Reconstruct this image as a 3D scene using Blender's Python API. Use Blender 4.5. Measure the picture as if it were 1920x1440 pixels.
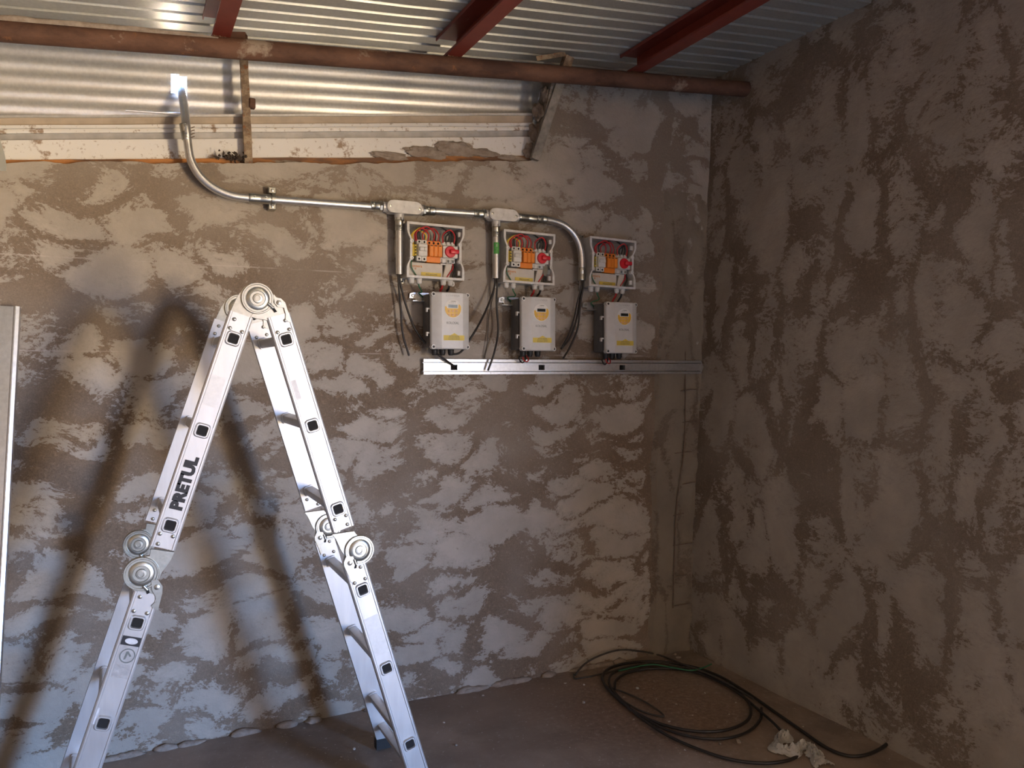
import bpy, bmesh, math, random
from mathutils import Vector, Matrix, noise
random.seed(7)
S = bpy.context.scene
for o in list(bpy.data.objects): bpy.data.objects.remove(o)
C = S.collection

# ------------------------------------------------------------------ camera
YAW = math.radians(26.0); PITCH = math.atan(28 / 1500); FPX = 1500.0
cam_d = bpy.data.cameras.new('camera'); cam = bpy.data.objects.new('camera', cam_d); C.objects.link(cam)
cam_d.sensor_width = 36; cam_d.lens = 36 * FPX / 1920; cam_d.clip_start = 0.02
cam.location = (0, 0, 1.6)
cam.rotation_euler = (math.pi / 2 - PITCH, 0, -YAW)
S.camera = cam
FW = Vector((math.sin(YAW) * math.cos(PITCH), math.cos(YAW) * math.cos(PITCH), -math.sin(PITCH)))
RT = Vector((math.cos(YAW), -math.sin(YAW), 0)); UP = RT.cross(FW); CO = Vector((0, 0, 1.6))
def ray(x, y): return FW + RT * ((x - 960) / FPX) + UP * ((720 - y) / FPX)
def at(x, y, Y):                      # photo point on a plane parallel to the back wall
    d = ray(x, y); return CO + d * (Y / d.y)
def fl(x, y, z=0.0):                  # photo point on a level plane
    d = ray(x, y); return CO + d * ((z - 1.6) / d.z)

# ------------------------------------------------------------------ light
D = 3.65                              # back wall
def XR(z): return 2.893 + 0.052 * z   # right wall leans out a little
def roof_z(x): return 2.981 + 0.0917 * x
DOOR = (-2.75, -1.25, 2.25)           # doorway in the right wall behind the viewer: y0, y1, height
w = bpy.data.worlds.new('sky'); S.world = w; w.use_nodes = True
wt = w.node_tree; bg = wt.nodes['Background']; bg.inputs[1].default_value = 60.0
_tc = wt.nodes.new('ShaderNodeTexCoord'); _sp = wt.nodes.new('ShaderNodeSeparateXYZ'); _rp = wt.nodes.new('ShaderNodeValToRGB')
wt.links.new(_tc.outputs['Generated'], _sp.inputs[0])
_mr = wt.nodes.new('ShaderNodeMapRange'); _mr.inputs[1].default_value = -1; _mr.inputs[2].default_value = 1
wt.links.new(_sp.outputs[2], _mr.inputs[0]); wt.links.new(_mr.outputs[0], _rp.inputs[0])
_e = _rp.color_ramp.elements                     # sunlit bare earth below the horizon, clear sky above it
_e[0].position, _e[0].color = .485, (.70, .535, .345, 1); _e[1].position, _e[1].color = .515, (.285, .52, 1.0, 1)
wt.links.new(_rp.outputs[0], bg.inputs[0])
def area(name, loc, size, power, col, rot):
    l = bpy.data.lights.new(name, 'AREA'); l.shape = 'RECTANGLE'; l.size, l.size_y = size; l.energy = power; l.color = col
    o = bpy.data.objects.new(name, l); C.objects.link(o); o.location = loc; o.rotation_euler = rot
    return o
po = area('doorway_portal', (XR(1.1) + .21, (DOOR[0] + DOOR[1]) / 2, DOOR[2] / 2), (DOOR[1] - DOOR[0], DOOR[2]), 1, (1, 1, 1), (0, math.pi / 2, 0))
po.rotation_euler = Matrix(((0, 0, 1), (1, 0, 0), (0, 1, 0))).to_euler()
po.data.cycles.is_portal = True
S.cycles.adaptive_threshold = 0.025; S.cycles.max_bounces = 5; S.cycles.diffuse_bounces = 3; S.cycles.glossy_bounces = 3; S.cycles.transmission_bounces = 1; S.cycles.caustics_reflective = False; S.cycles.caustics_refractive = False
S.view_settings.view_transform = 'Standard'; S.view_settings.look = 'None'
S.view_settings.gamma = 1; S.view_settings.use_curve_mapping = False
S.view_settings.exposure = 1.0

# ------------------------------------------------------------------ materials
M = {}
class NT:
    def __init__(s, name):
        m = bpy.data.materials.new(name); m.use_nodes = True; s.m = m; s.t = m.node_tree; s.n = s.t.nodes
        s.b = s.n['Principled BSDF']; M[name] = m
        s.co = s.n.new('ShaderNodeTexCoord').outputs['Object']
    def link(s, a, b): s.t.links.new(a, b)
    def mapping(s, scale=(1, 1, 1), rot=(0, 0, 0), src=None, loc=(0, 0, 0)):
        n = s.n.new('ShaderNodeMapping'); n.inputs['Scale'].default_value = scale; n.inputs['Rotation'].default_value = rot
        n.inputs['Location'].default_value = loc
        s.link(src or s.co, n.inputs[0]); return n.outputs[0]
    def noise(s, scale, detail=4, rough=.55, vec=None, dist=0.0, out='Fac'):
        n = s.n.new('ShaderNodeTexNoise'); n.inputs['Scale'].default_value = scale; n.inputs['Detail'].default_value = detail
        n.inputs['Roughness'].default_value = rough; n.inputs['Distortion'].default_value = dist
        s.link(vec or s.co, n.inputs['Vector']); return n.outputs[out]
    def ramp(s, src, p0, p1, c0=(0, 0, 0), c1=(1, 1, 1)):
        n = s.n.new('ShaderNodeValToRGB'); e = n.color_ramp.elements
        e[0].position, e[1].position = p0, p1; e[0].color, e[1].color = (*c0, 1), (*c1, 1)
        s.link(src, n.inputs[0]); return n.outputs[0]
    def mix(s, f, a, b, mode='MIX'):
        n = s.n.new('ShaderNodeMix'); n.data_type = 'RGBA'; n.blend_type = mode
        if isinstance(f, (int, float)): n.inputs[0].default_value = f
        else: s.link(f, n.inputs[0])
        for v, i in ((a, 6), (b, 7)):
            if isinstance(v, tuple): n.inputs[i].default_value = (*v, 1)
            else: s.link(v, n.inputs[i])
        return n.outputs[2]
    def math(s, op, a, b=None, c=None):
        n = s.n.new('ShaderNodeMath'); n.operation = op
        for v, i in ((a, 0), (b, 1), (c, 2)):
            if v is None: continue
            if isinstance(v, (int, float)): n.inputs[i].default_value = v
            else: s.link(v, n.inputs[i])
        return n.outputs[0]
    def sep(s, src=None):
        n = s.n.new('ShaderNodeSeparateXYZ'); s.link(src or s.co, n.inputs[0]); return n.outputs
    def vadd(s, a, b, sc):
        n = s.n.new('ShaderNodeVectorMath'); n.operation = 'MULTIPLY_ADD'
        s.link(b, n.inputs[0]); n.inputs[1].default_value = (sc, sc, sc); s.link(a, n.inputs[2]); return n.outputs[0]
    def bump(s, h, strength=.4, dist=.01):
        n = s.n.new('ShaderNodeBump'); n.inputs['Strength'].default_value = strength; n.inputs['Distance'].default_value = dist
        s.link(h, n.inputs['Height']); s.link(n.outputs[0], s.b.inputs['Normal'])
    def set(s, col=None, rough=None, metal=None, **k):
        for v, nm in ((col, 'Base Color'), (rough, 'Roughness'), (metal, 'Metallic')):
            if v is None: continue
            if isinstance(v, tuple): s.b.inputs[nm].default_value = (*v, 1)
            elif isinstance(v, (int, float)): s.b.inputs[nm].default_value = v
            else: s.link(v, s.b.inputs[nm])
        return s.m

def flat(name, col, rough=.5, metal=0.0, var=.12, scale=40, bump=0.0):
    t = NT(name); n = t.noise(scale, 3)
    lo = tuple(c * (1 - var) for c in col); hi = tuple(min(1, c * (1 + var)) for c in col)
    t.set(t.ramp(n, .3, .7, lo, hi), rough, metal)
    if bump: t.bump(n, bump, .002)
    return t.m

def plaster(name, light, dark, rot, stretch, thr, top=None, freq=2.2, wv=.20, cracks=0.0, low=0.0, band=None):
    """trowelled render: smooth pale smears with crumbling edges over a darker sandy scratch coat"""
    t = NT(name)
    wp = t.noise(2.6, 2, .55, out='Color')
    v0 = t.vadd(t.co, wp, .22)
    v = t.mapping(stretch, rot, v0)
    n1 = t.noise(freq, 2, .5, v)
    vo = t.n.new('ShaderNodeTexVoronoi'); vo.feature = 'DISTANCE_TO_EDGE'; vo.inputs['Scale'].default_value = freq * 1.25; t.link(v, vo.inputs['Vector'])
    pl = t.ramp(vo.outputs['Distance'], .0, .20)
    c2 = t.noise(9, 6, .68, t.mapping((1, 1, 1.7), (rot[0] * .7, rot[1] * .7 + .15, 0), v0))
    c1 = t.noise(42, 5, .80, t.mapping((1, 1, 1.5), (rot[0] + .3, rot[1] - .5, 0), v0))
    m = t.math('MULTIPLY', n1, .50)
    m = t.math('ADD', m, t.math('MULTIPLY', pl, wv))
    m = t.math('ADD', m, t.math('MULTIPLY', t.math('SUBTRACT', c2, .5), .34))
    m = t.math('ADD', m, t.math('MULTIPLY', t.math('SUBTRACT', c1, .5), .40))
    z = t.sep()[2]
    k = None
    if top:                           # upper band was trowelled smoother
        k = t.ramp(t.math('SUBTRACT', z, top[0]), 0, top[1])
        m = t.math('ADD', m, t.math('MULTIPLY', k, top[2]))
    if low: m = t.math('ADD', m, t.math('MULTIPLY', t.ramp(z, .3, 1.6, (1, 1, 1), (0, 0, 0)), low))
    if band:                          # upright strip of mostly the dark tone beside the corner column
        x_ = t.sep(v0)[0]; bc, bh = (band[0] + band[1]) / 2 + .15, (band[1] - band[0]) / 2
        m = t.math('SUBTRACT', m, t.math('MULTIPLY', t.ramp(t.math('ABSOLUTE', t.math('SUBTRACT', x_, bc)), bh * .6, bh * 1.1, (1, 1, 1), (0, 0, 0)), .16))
    mask = t.ramp(m, thr - .006, thr + .008)
    soft = t.ramp(m, thr - .02, thr + .10)
    cv = t.noise(4, 4, .6); gr = t.noise(190, 2, .7); g2 = t.noise(60, 3, .7)
    lc = t.mix(t.ramp(cv, .35, .65), tuple(c * .86 for c in light), tuple(c * 1.08 for c in light))
    lc = t.mix(soft, tuple(c * .84 for c in light), lc)
    dc = t.mix(t.ramp(gr, .3, .72), tuple(c * .74 for c in dark), tuple(c * 1.22 for c in dark))
    dc = t.mix(t.ramp(g2, .56, .66), dc, tuple(c * 1.30 for c in dark))
    dc = t.mix(t.ramp(t.noise(2.3, 3), .40, .7), dc, t.mix(.35, dc, light))
    if top: dc = t.mix(t.math('MULTIPLY', k, .30), dc, lc)
    col = t.mix(mask, dc, lc)
    c3 = t.noise(9, 5, .68, t.mapping((1, 1, 1.7), (rot[0] * .7, rot[1] * .7 + .15, 0)))
    h = t.math('ADD', t.math('MULTIPLY', g2, .45), t.math('MULTIPLY', c3, .9))
    if cracks:
        cr = t.math('ABSOLUTE', t.math('SUBTRACT', t.noise(1.5, 3.5, .55, t.mapping((1.5, 1.5, .8), (0, 0, 0), t.co, (9.2, 3.1, 4.4))), .5))
        crm = t.math('MULTIPLY', t.ramp(cr, .0010, .0028, (1, 1, 1), (0, 0, 0)), t.ramp(z, cracks, cracks + .2))
        col = t.mix(t.math('MULTIPLY', crm, .7), col, (.06, .045, .035))
    t.set(col, .93)
    t.b.inputs['Specular IOR Level'].default_value = .15
    t.bump(h, .8, .006)
    return t
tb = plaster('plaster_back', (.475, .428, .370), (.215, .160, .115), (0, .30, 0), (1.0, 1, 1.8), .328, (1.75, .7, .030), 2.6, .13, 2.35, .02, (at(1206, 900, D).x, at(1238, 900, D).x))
# two snapped chalk lines on the back wall
zc = tb.sep()[2]; lines = None
for z0 in (1.672, 2.045):
    dl = tb.ramp(tb.math('ABSOLUTE', tb.math('SUBTRACT', zc, z0)), .0015, .003, (1, 1, 1), (0, 0, 0))
    lines = dl if lines is None else tb.math('MAXIMUM', lines, dl)
lines = tb.math('MULTIPLY', lines, tb.ramp(tb.noise(4, 3, .7), .48, .6))
old = tb.b.inputs['Base Color'].links[0].from_socket
tb.set(tb.mix(tb.math('MULTIPLY', lines, .6), old, (.62, .56, .52)))
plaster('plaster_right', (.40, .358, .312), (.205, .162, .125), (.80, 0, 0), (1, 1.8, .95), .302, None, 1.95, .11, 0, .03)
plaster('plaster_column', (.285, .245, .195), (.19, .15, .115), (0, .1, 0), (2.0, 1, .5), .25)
flat('plaster_plain', (.26, .195, .135), .95, 0, .2, 4, .3)
t = NT('mortar'); n = t.noise(30, 6, .7)
t.set(t.ramp(n, .3, .7, (.26, .205, .165), (.44, .375, .32)), .95); t.bump(n, .8, .01)
t = NT('floor_concrete'); n1 = t.noise(2.2, 7, .65); n2 = t.noise(40, 5, .7); n3 = t.noise(.9, 3)
c = t.mix(t.ramp(n1, .38, .62), (.20, .158, .130), (.37, .300, .250))
dv = t.n.new('ShaderNodeVectorMath'); dv.operation = 'DISTANCE'; t.link(t.vadd(t.co, t.noise(3, 4, .6, out='Color'), .35), dv.inputs[0]); dv.inputs[1].default_value = (2.44, 3.30, .17)
st_ = t.ramp(dv.outputs['Value'], .25, .75, (1, 1, 1), (0, 0, 0))          # rusty earth stain under the cable coil
c = t.mix(t.math('MULTIPLY', st_, .75), c, t.mix(t.ramp(n2, .4, .6), (.17, .105, .07), (.31, .21, .15)))
c = t.mix(t.math('MULTIPLY', t.ramp(n3, .45, .62), .5), c, (.22, .15, .115))
c = t.mix(t.ramp(n2, .60, .75), c, (.42, .38, .36)); c = t.mix(t.ramp(t.noise(70, 2, .5), .70, .74), c, (.55, .51, .47))
t.set(c, t.ramp(n1, .3, .7, (.62, .62, .62), (.9, .9, .9))); t.bump(n2, .35, .004)
def galv(name, base, r0, r1, scale, metal=1.0):
    t = NT(name); n = t.noise(scale, 4, .6); n2 = t.noise(2.0, 3)
    t.set(t.mix(t.ramp(n, .35, .65), tuple(c * .86 for c in base), base), t.ramp(n2, .35, .65, (r0,) * 3, (r1,) * 3), metal)
    return t
galv('galvanised', (.70, .71, .72), .32, .42, 60, .9)
galv('zinc_steel', (.50, .51, .48), .28, .38, 90)
t = galv('roof_sheet', (.50, .51, .475), .36, .48, 70, .45)
t.bump(t.noise(6, 3), .12, .01)
t = galv('rear_sheet', (.74, .735, .71), .36, .46, 70, .5)
t.bump(t.noise(5, 2), .12, .01)
t = NT('aluminium'); n = t.noise(30, 5, .65, t.mapping((1, 1, .12))); n2 = t.noise(9, 4)
t.set(t.mix(t.ramp(n, .3, .7), (.56, .56, .57), (.64, .64, .64)), t.ramp(n2, .3, .7, (.38,) * 3, (.50,) * 3), .8)
flat('aluminium_cast', (.66, .66, .66), .45, .35, .06, 60)
t = NT('rust_pipe'); n = t.noise(7, 7, .7, t.mapping((.5, 1, 1))); n2 = t.noise(25, 5, .7)
c = t.mix(t.ramp(n, .38, .62), (.070, .034, .024), (.175, .090, .058))
c = t.mix(t.ramp(t.noise(3.2, 6, .7), .60, .66), c, (.36, .29, .23))
c = t.mix(t.ramp(n2, .62, .72), c, (.27, .12, .05))
t.set(c, .8, .15); t.bump(n2, .4, .004)
t = NT('rust_bar'); n = t.noise(14, 6, .7); n2 = t.noise(38, 4, .6)
c = t.mix(t.ramp(n, .42, .56), (.44, .34, .23), (.20, .14, .095))
c = t.mix(t.ramp(n2, .58, .66), c, (.26, .11, .045)); t.set(c, .85, .1); t.bump(n2, .5, .004)
t = NT('old_steel'); n = t.noise(18, 6, .7)
t.set(t.ramp(n, .35, .68, (.13, .115, .10), (.30, .28, .25)), .6, .4); t.bump(n, .3, .003)
t = NT('red_oxide'); n = t.noise(9, 6, .7)
c = t.mix(t.ramp(n, .35, .7), (.19, .035, .025), (.26, .052, .036))
c = t.mix(t.ramp(t.noise(22, 6, .75, t.mapping((1, .3, 1))), .66, .70), c, (.40, .34, .30)); t.set(c, .42)
t = NT('white_paint'); n = t.noise(9, 7, .72); n2 = t.noise(40, 4, .7)
c = t.mix(t.ramp(n2, .60, .68), (.80, .79, .77), (.48, .43, .38))
c = t.mix(t.ramp(n, .57, .63), c, (.34, .25, .18)); c = t.mix(t.ramp(t.noise(16, 6, .7), .68, .73), c, (.30, .12, .05))
t.set(c, .5); t.bump(n, .3, .004)
flat('tan_paint', (.46, .38, .29), .6, 0, .2, 9); flat('grey_paint', (.44, .43, .42), .5, .3, .2, 14)
t = NT('stained_timber'); n = t.noise(5, 6, .7, t.mapping((.5, 1, 3)))
t.set(t.ramp(n, .42, .60, (.16, .085, .05), (.50, .21, .06)), .75); t.bump(n, .3, .004)
flat('box_grey', (.62, .62, .60), .42); flat('rim_grey', (.74, .735, .715), .42)
flat('box_back', (.50, .48, .44), .55); flat('cover_grey', (.60, .60, .59), .40, 0, .04)
flat('cover_panel', (.68, .68, .665), .38, 0, .03); flat('heatsink_grey', (.135, .135, .14), .45)
flat('device_white', (.74, .73, .70), .4, 0, .05); flat('orange_plastic', (.88, .27, .03), .4, 0, .06)
flat('yellow_plastic', (.62, .44, .02), .45); flat('red_plastic', (.72, .025, .045), .35)
flat('blue_plastic', (.02, .13, .34), .4); flat('label_cream', (.66, .62, .55), .5, 0, .05)
flat('label_yellow', (.74, .58, .10), .5, 0, .08); flat('keypad_yellow', (.82, .50, .06), .4, 0, .05)
flat('keypad_grey', (.84, .84, .82), .4, 0, .04); flat('screen_dark', (.025, .03, .028), .2)
flat('screen_pale', (.30, .33, .29), .2); flat('button_cream', (.80, .62, .36), .45)
flat('ink_grey', (.16, .17, .16), .6); flat('ink_black', (.015, .015, .018), .6); flat('ink_orange', (.75, .28, .05), .6)
flat('logo_grey', (.46, .46, .45), .5)
flat('gland_white', (.74, .73, .70), .45); flat('black_rubber', (.018, .018, .019), .5)
flat('cable_black', (.022, .019, .018), .45); flat('cable_dusty', (.060, .052, .046), .6, 0, .3, 30)
flat('wire_red', (.50, .03, .035), .45); flat('wire_black', (.015, .015, .016), .4); flat('wire_yellow', (.78, .52, .05), .45)
flat('wire_green', (.03, .17, .085), .45); flat('dark_hollow', (.012, .011, .011), .9)
flat('sticker_green', (.10, .42, .10), .5, 0, .2, 90); flat('sticker_paper', (.66, .66, .67), .45, .1, .15, 60)
flat('foil', (.78, .78, .78), .28, .8, .1, 40, .6)
t = NT('bag_plastic'); t.set((.90, .89, .86), .4)
flat('rubble', (.36, .31, .27), .95, 0, .35, 25, .4); flat('rubble_pale', (.62, .59, .54), .95, 0, .2, 25, .4)
flat('leaf_litter', (.05, .035, .025), .9, 0, .4, 30); flat('tie_wire', (.20, .145, .11), .8, .2, .3, 30)
flat('pale_sheet', (.66, .68, .64), .35, 0, .08, 8); flat('clear_cover', (.58, .56, .52), .3)

# ------------------------------------------------------------------ mesh helpers
def V(*a): return Vector(a)
def box(bm, c, s, mat=None, bev=0.0, seg=1):
    r = bmesh.ops.create_cube(bm, size=1, matrix=(Matrix.Translation(c) @ (mat or Matrix()) @ Matrix.Diagonal((*s, 1))))
    if bev:
        ed = list({e for v in r['verts'] for e in v.link_edges})
        bmesh.ops.bevel(bm, geom=ed, offset=bev, segments=seg, profile=.5, affect='EDGES')
    return bm
def BX(x0, x1, y0, y1, z0, z1, bev=0.0, bm=None, seg=1):
    return box(bm or bmesh.new(), ((x0 + x1) / 2, (y0 + y1) / 2, (z0 + z1) / 2), (x1 - x0, y1 - y0, z1 - z0), None, bev, seg)
def tube(bm, pts, r, n=10, cap=True):
    pts = [Vector(p) for p in pts]; rings = []; up = None
    for i, p in enumerate(pts):
        d = (pts[min(i + 1, len(pts) - 1)] - pts[max(i - 1, 0)]).normalized()
        if up is None: up = d.orthogonal().normalized()
        up = (up - d * up.dot(d))
        up = up.normalized() if up.length > 1e-6 else d.orthogonal().normalized()
        s = d.cross(up); rr = r[i] if isinstance(r, (list, tuple)) else r
        rings.append([bm.verts.new(p + (up * math.cos(2 * math.pi * k / n) + s * math.sin(2 * math.pi * k / n)) * rr) for k in range(n)])
    for a, b in zip(rings, rings[1:]):
        for k in range(n): bm.faces.new((a[k], a[(k + 1) % n], b[(k + 1) % n], b[k]))
    if cap: bm.faces.new(rings[0]); bm.faces.new(rings[-1])
    return bm
def TB(pts, r, n=10): return tube(bmesh.new(), pts, r, n)
def spline(p, k=8):
    p = [Vector(q) for q in p]; p = [p[0] * 2 - p[1]] + p + [p[-1] * 2 - p[-2]]; out = []
    for i in range(1, len(p) - 2):
        for j in range(k):
            t = j / k; a, b, c, d = p[i - 1:i + 3]
            out.append(.5 * ((2 * b) + (c - a) * t + (2 * a - 5 * b + 4 * c - d) * t * t + (3 * b - a - 3 * c + d) * t ** 3))
    out.append(p[-2]); return out
def prism(bm, poly, y0, y1, ax='y'):
    def P(a, b, h): return (a, h, b) if ax == 'y' else ((h, a, b) if ax == 'x' else (a, b, h))
    A = [bm.verts.new(P(a, b, y0)) for a, b in poly]; B = [bm.verts.new(P(a, b, y1)) for a, b in poly]
    n = len(poly); bm.faces.new(A); bm.faces.new(B)
    for k in range(n): bm.faces.new((A[k], A[(k + 1) % n], B[(k + 1) % n], B[k]))
    return bm
def PR(poly, y0, y1, ax='y'): return prism(bmesh.new(), poly, y0, y1, ax)
def ringprism(bm, outer, inner, y0, y1):
    """hollow prism: outer and inner outlines (x,z) with equal counts"""
    n = len(outer)
    L = [[bm.verts.new((a, y, b)) for a, b in q] for q, y in ((outer, y0), (outer, y1), (inner, y1), (inner, y0))]
    for i in range(4):
        A, B = L[i], L[(i + 1) % 4]
        for k in range(n): bm.faces.new((A[k], A[(k + 1) % n], B[(k + 1) % n], B[k]))
    return bm
def collar(bm, o0, o1, i1, i0, y0, y1):
    n = len(o0); L = [[bm.verts.new((a, y, b)) for a, b in q] for q, y in ((o0, y0), (o1, y1), (i1, y1), (i0, y0))]
    for A, B in zip(L, L[1:]):
        for k in range(n): bm.faces.new((A[k], A[(k + 1) % n], B[(k + 1) % n], B[k]))
    return bm
def lathe(bm, c, prof, n=28):
    """profile (radius, distance towards the viewer along -y) around an axis along y at c"""
    rings = []
    for r, h in prof:
        rings.append([bm.verts.new((c[0] + r * math.cos(2 * math.pi * k / n), c[1] - h, c[2] + r * math.sin(2 * math.pi * k / n))) for k in range(n)] if r > 1e-6
                     else [bm.verts.new((c[0], c[1] - h, c[2]))])
    for a, b in zip(rings, rings[1:]):
        for k in range(n):
            if len(a) == 1: bm.faces.new((a[0], b[k], b[(k + 1) % n]))
            elif len(b) == 1: bm.faces.new((a[k], a[(k + 1) % n], b[0]))
            else: bm.faces.new((a[k], a[(k + 1) % n], b[(k + 1) % n], b[k]))
    return bm
def rrect(w, h, r, n=4, cx=0, cz=0):
    out = []
    for sx, sz, a0 in ((1, 1, 0), (-1, 1, 90), (-1, -1, 180), (1, -1, 270)):
        for k in range(n + 1):
            a = math.radians(a0 + 90 * k / n); out.append((cx + sx * (w / 2 - r) + r * math.cos(a), cz + sz * (h / 2 - r) + r * math.sin(a)))
    return out
def obj(name, bm, mat, parent=None, ang=38, local=False):
    """links a mesh; world coordinates unless local (then relative to the parent)"""
    bmesh.ops.recalc_face_normals(bm, faces=bm.faces)
    if parent is not None and not local:
        bmesh.ops.translate(bm, verts=bm.verts, vec=-wl(parent))
    me = bpy.data.meshes.new(name); bm.to_mesh(me); bm.free()
    if ang: me.shade_smooth(); me.set_sharp_from_angle(angle=math.radians(ang))
    me.materials.append(M[mat]); o = bpy.data.objects.new(name, me); C.objects.link(o); o.parent = parent
    return o
def wl(o):
    v = Vector(o.location)
    while o.parent: o = o.parent; v += o.location
    return v
def tag(o, label, cat, group=None):
    o['label'] = label; o['category'] = cat
    if group: o['group'] = group
    return o
def thing(name, label, cat, loc=(0, 0, 0), group=None):
    o = bpy.data.objects.new(name, None); C.objects.link(o); o.location = loc; o.empty_display_size = .05
    return tag(o, label, cat, group)
def struct(o): o['kind'] = 'structure'; return o
def dup(o, parent=None):
    c = o.copy(); C.objects.link(c); c.parent = parent
    for ch in o.children: dup(ch, c)
    return c
def text(name, s, size, mat, parent, loc, rot=(math.pi / 2, 0, 0), bold=0.0, depth=.0004, sx=1.0, mtx=None):
    cu = bpy.data.curves.new(name, 'FONT'); cu.body = s; cu.size = size; cu.align_x = 'CENTER'; cu.align_y = 'CENTER'
    cu.offset = bold; cu.extrude = depth; cu.resolution_u = 3
    o = bpy.data.objects.new(name, cu); C.objects.link(o); bpy.context.view_layer.update()
    me = bpy.data.meshes.new_from_object(o.evaluated_get(bpy.context.evaluated_depsgraph_get()))
    bpy.data.objects.remove(o); bpy.data.curves.remove(cu)
    me.transform(mtx if mtx is not None else (Matrix.Translation(loc) @ Matrix.LocRotScale(None, __import__('mathutils').Euler(rot), None) @ Matrix.Diagonal((sx, 1, 1, 1))))
    me.materials.clear(); me.materials.append(M[mat]); me.name = name
    p = bpy.data.objects.new(name, me); C.objects.link(p); p.parent = parent
    return p
def nz(x, y, z=0.0): return noise.fractal(Vector((x, y, z)), 1.0, 2.0, 5)

# ------------------------------------------------------------------ room
# floor
bm = bmesh.new(); nx, ny = 130, 130; g = []
for j in range(ny + 1):
    y = -3.3 + 7.15 * (j / ny) ** .8
    g.append([bm.verts.new((-3.2 + 6.3 * i / nx, y, .004 * nz(2 * i / nx * 6, y * 2, 3.3) + .0)) for i in range(nx + 1)])
for j in range(ny):
    for i in range(nx): bm.faces.new((g[j][i], g[j][i + 1], g[j + 1][i + 1], g[j + 1][i]))
floor = struct(obj('floor', bm, 'floor_concrete', ang=80))

# back wall: stepped top, low where the white lintel sits, full height towards the corner
pL, pM, pR = at(0, 304, D), at(700, 306, D), at(1000, 299, D); pT = at(1043, 165, D)
sl = (pM.z - pL.z) / (pM.x - pL.x)
def wall_top(x):
    if x < pM.x: z = pM.z + (x - pM.x) * sl
    else: z = pM.z + (x - pM.x) * (pR.z - pM.z) / (pR.x - pM.x)
    z += .010 * nz(x * 6, 1.7) + .004 * nz(x * 30, 2.2)
    if x > pR.x:
        zr = roof_z(x) + .02; k = min(1, (x - pR.x) / (pT.x - pR.x)); z = z + (zr - z) * k
        if k < 1: z += .03 * nz(x * 14, 7.1)
    return z
xs = [-3.1 + .12 * i for i in range(21)]
while xs[-1] < 3.2: xs.append(xs[-1] + .018)
rows = 150; bm = bmesh.new(); cols = []
for x in xs:
    zt = wall_top(x); col = []
    for j in range(rows + 1):
        z = -.03 + (zt + .03) * j / rows
        y = D - .010 * nz(x * 1.3, z * 1.3, .4) - .004 * nz(x * 6, z * 8, 2.0)
        col.append(bm.verts.new((x, y, z)))
    col.append(bm.verts.new((x, D + .17, zt + (.0 if x < pR.x else 0))))
    cols.append(col)
for a, b in zip(cols, cols[1:]):
    for j in range(rows + 1): bm.faces.new((a[j], b[j], b[j + 1], a[j + 1]))
wall_back = struct(obj('wall_back', bm, 'plaster_back', ang=60))

# right wall with the doorway behind the viewer
bm = bmesh.new()
def sheet_right(y0, y1, z0f, z1f, ny, nzn):
    g = []
    for i in range(ny + 1):
        y = y0 + (y1 - y0) * i / ny; r = []
        for j in range(nzn + 1):
            z = z0f + (z1f - z0f) * j / nzn
            r.append(bm.verts.new((XR(z) + .014 * nz(y * 1.1, z * 1.1, 5.5) + .004 * nz(y * 6, z * 6, 9.0), y, z)))
        g.append(r)
    for a, b in zip(g, g[1:]):
        for j in range(nzn): bm.faces.new((a[j], a[j + 1], b[j + 1], b[j]))
ZT = roof_z(3.06) + .02
sheet_right(.9, D + .06, -.02, ZT, 130, 140); sheet_right(DOOR[1], .9, -.02, ZT, 40, 60)
sheet_right(DOOR[0], DOOR[1], DOOR[2], ZT, 14, 10); sheet_right(-3.3, DOOR[0], -.02, ZT, 10, 40)
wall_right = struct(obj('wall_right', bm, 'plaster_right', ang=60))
# jambs give the wall its thickness at the doorway
bm = bmesh.new()
for y0, y1, z0, z1 in ((DOOR[0] - .02, DOOR[0], 0, DOOR[2]), (DOOR[1], DOOR[1] + .02, 0, DOOR[2]), (DOOR[0] - .02, DOOR[1] + .02, DOOR[2], DOOR[2] + .02)):
    BX(XR(1) - .01, XR(1) + .20, y0, y1, z0, z1, 0, bm)
struct(obj('trim_1', bm, 'plaster_plain'))
# the two walls out of view close the room
struct(obj('wall_left', BX(-2.12, -2.00, -3.35, D + .15, -.02, roof_z(-2.0) + .03), 'plaster_plain'))
struct(obj('wall_front', BX(-3.2, 3.15, -3.42, -3.28, -.02, ZT), 'plaster_plain'))

# concrete tie column in the corner, slightly proud of the back wall
bm = bmesh.new(); g = []
for j in range(121):
    z = roof_z(2.9) * j / 120 * .80
    xl = at(1222, 900, D).x + .04 * nz(z * 1.5, 3.0) + .012 * nz(z * 9, 1.0) + .03 * (z - 1)
    xr = XR(z) + .03
    row = []
    for i in range(13):
        x = xl + (xr - xl) * i / 12
        pr = (.020 if i else -.02) - max(0, z - 1.5) * .020
        if i > 6: pr += .016 * nz(x * 14, z * 9, 4.0) - .004
        row.append(bm.verts.new((x, D - pr - .006 * nz(x * 7, z * 5, 8.0) - .004, z)))
    g.append(row)
for a, b in zip(g, g[1:]):
    for i in range(12): bm.faces.new((a[i], a[i + 1], b[i + 1], b[i]))
struct(obj('trim_2', bm, 'plaster_column', ang=50))

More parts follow.
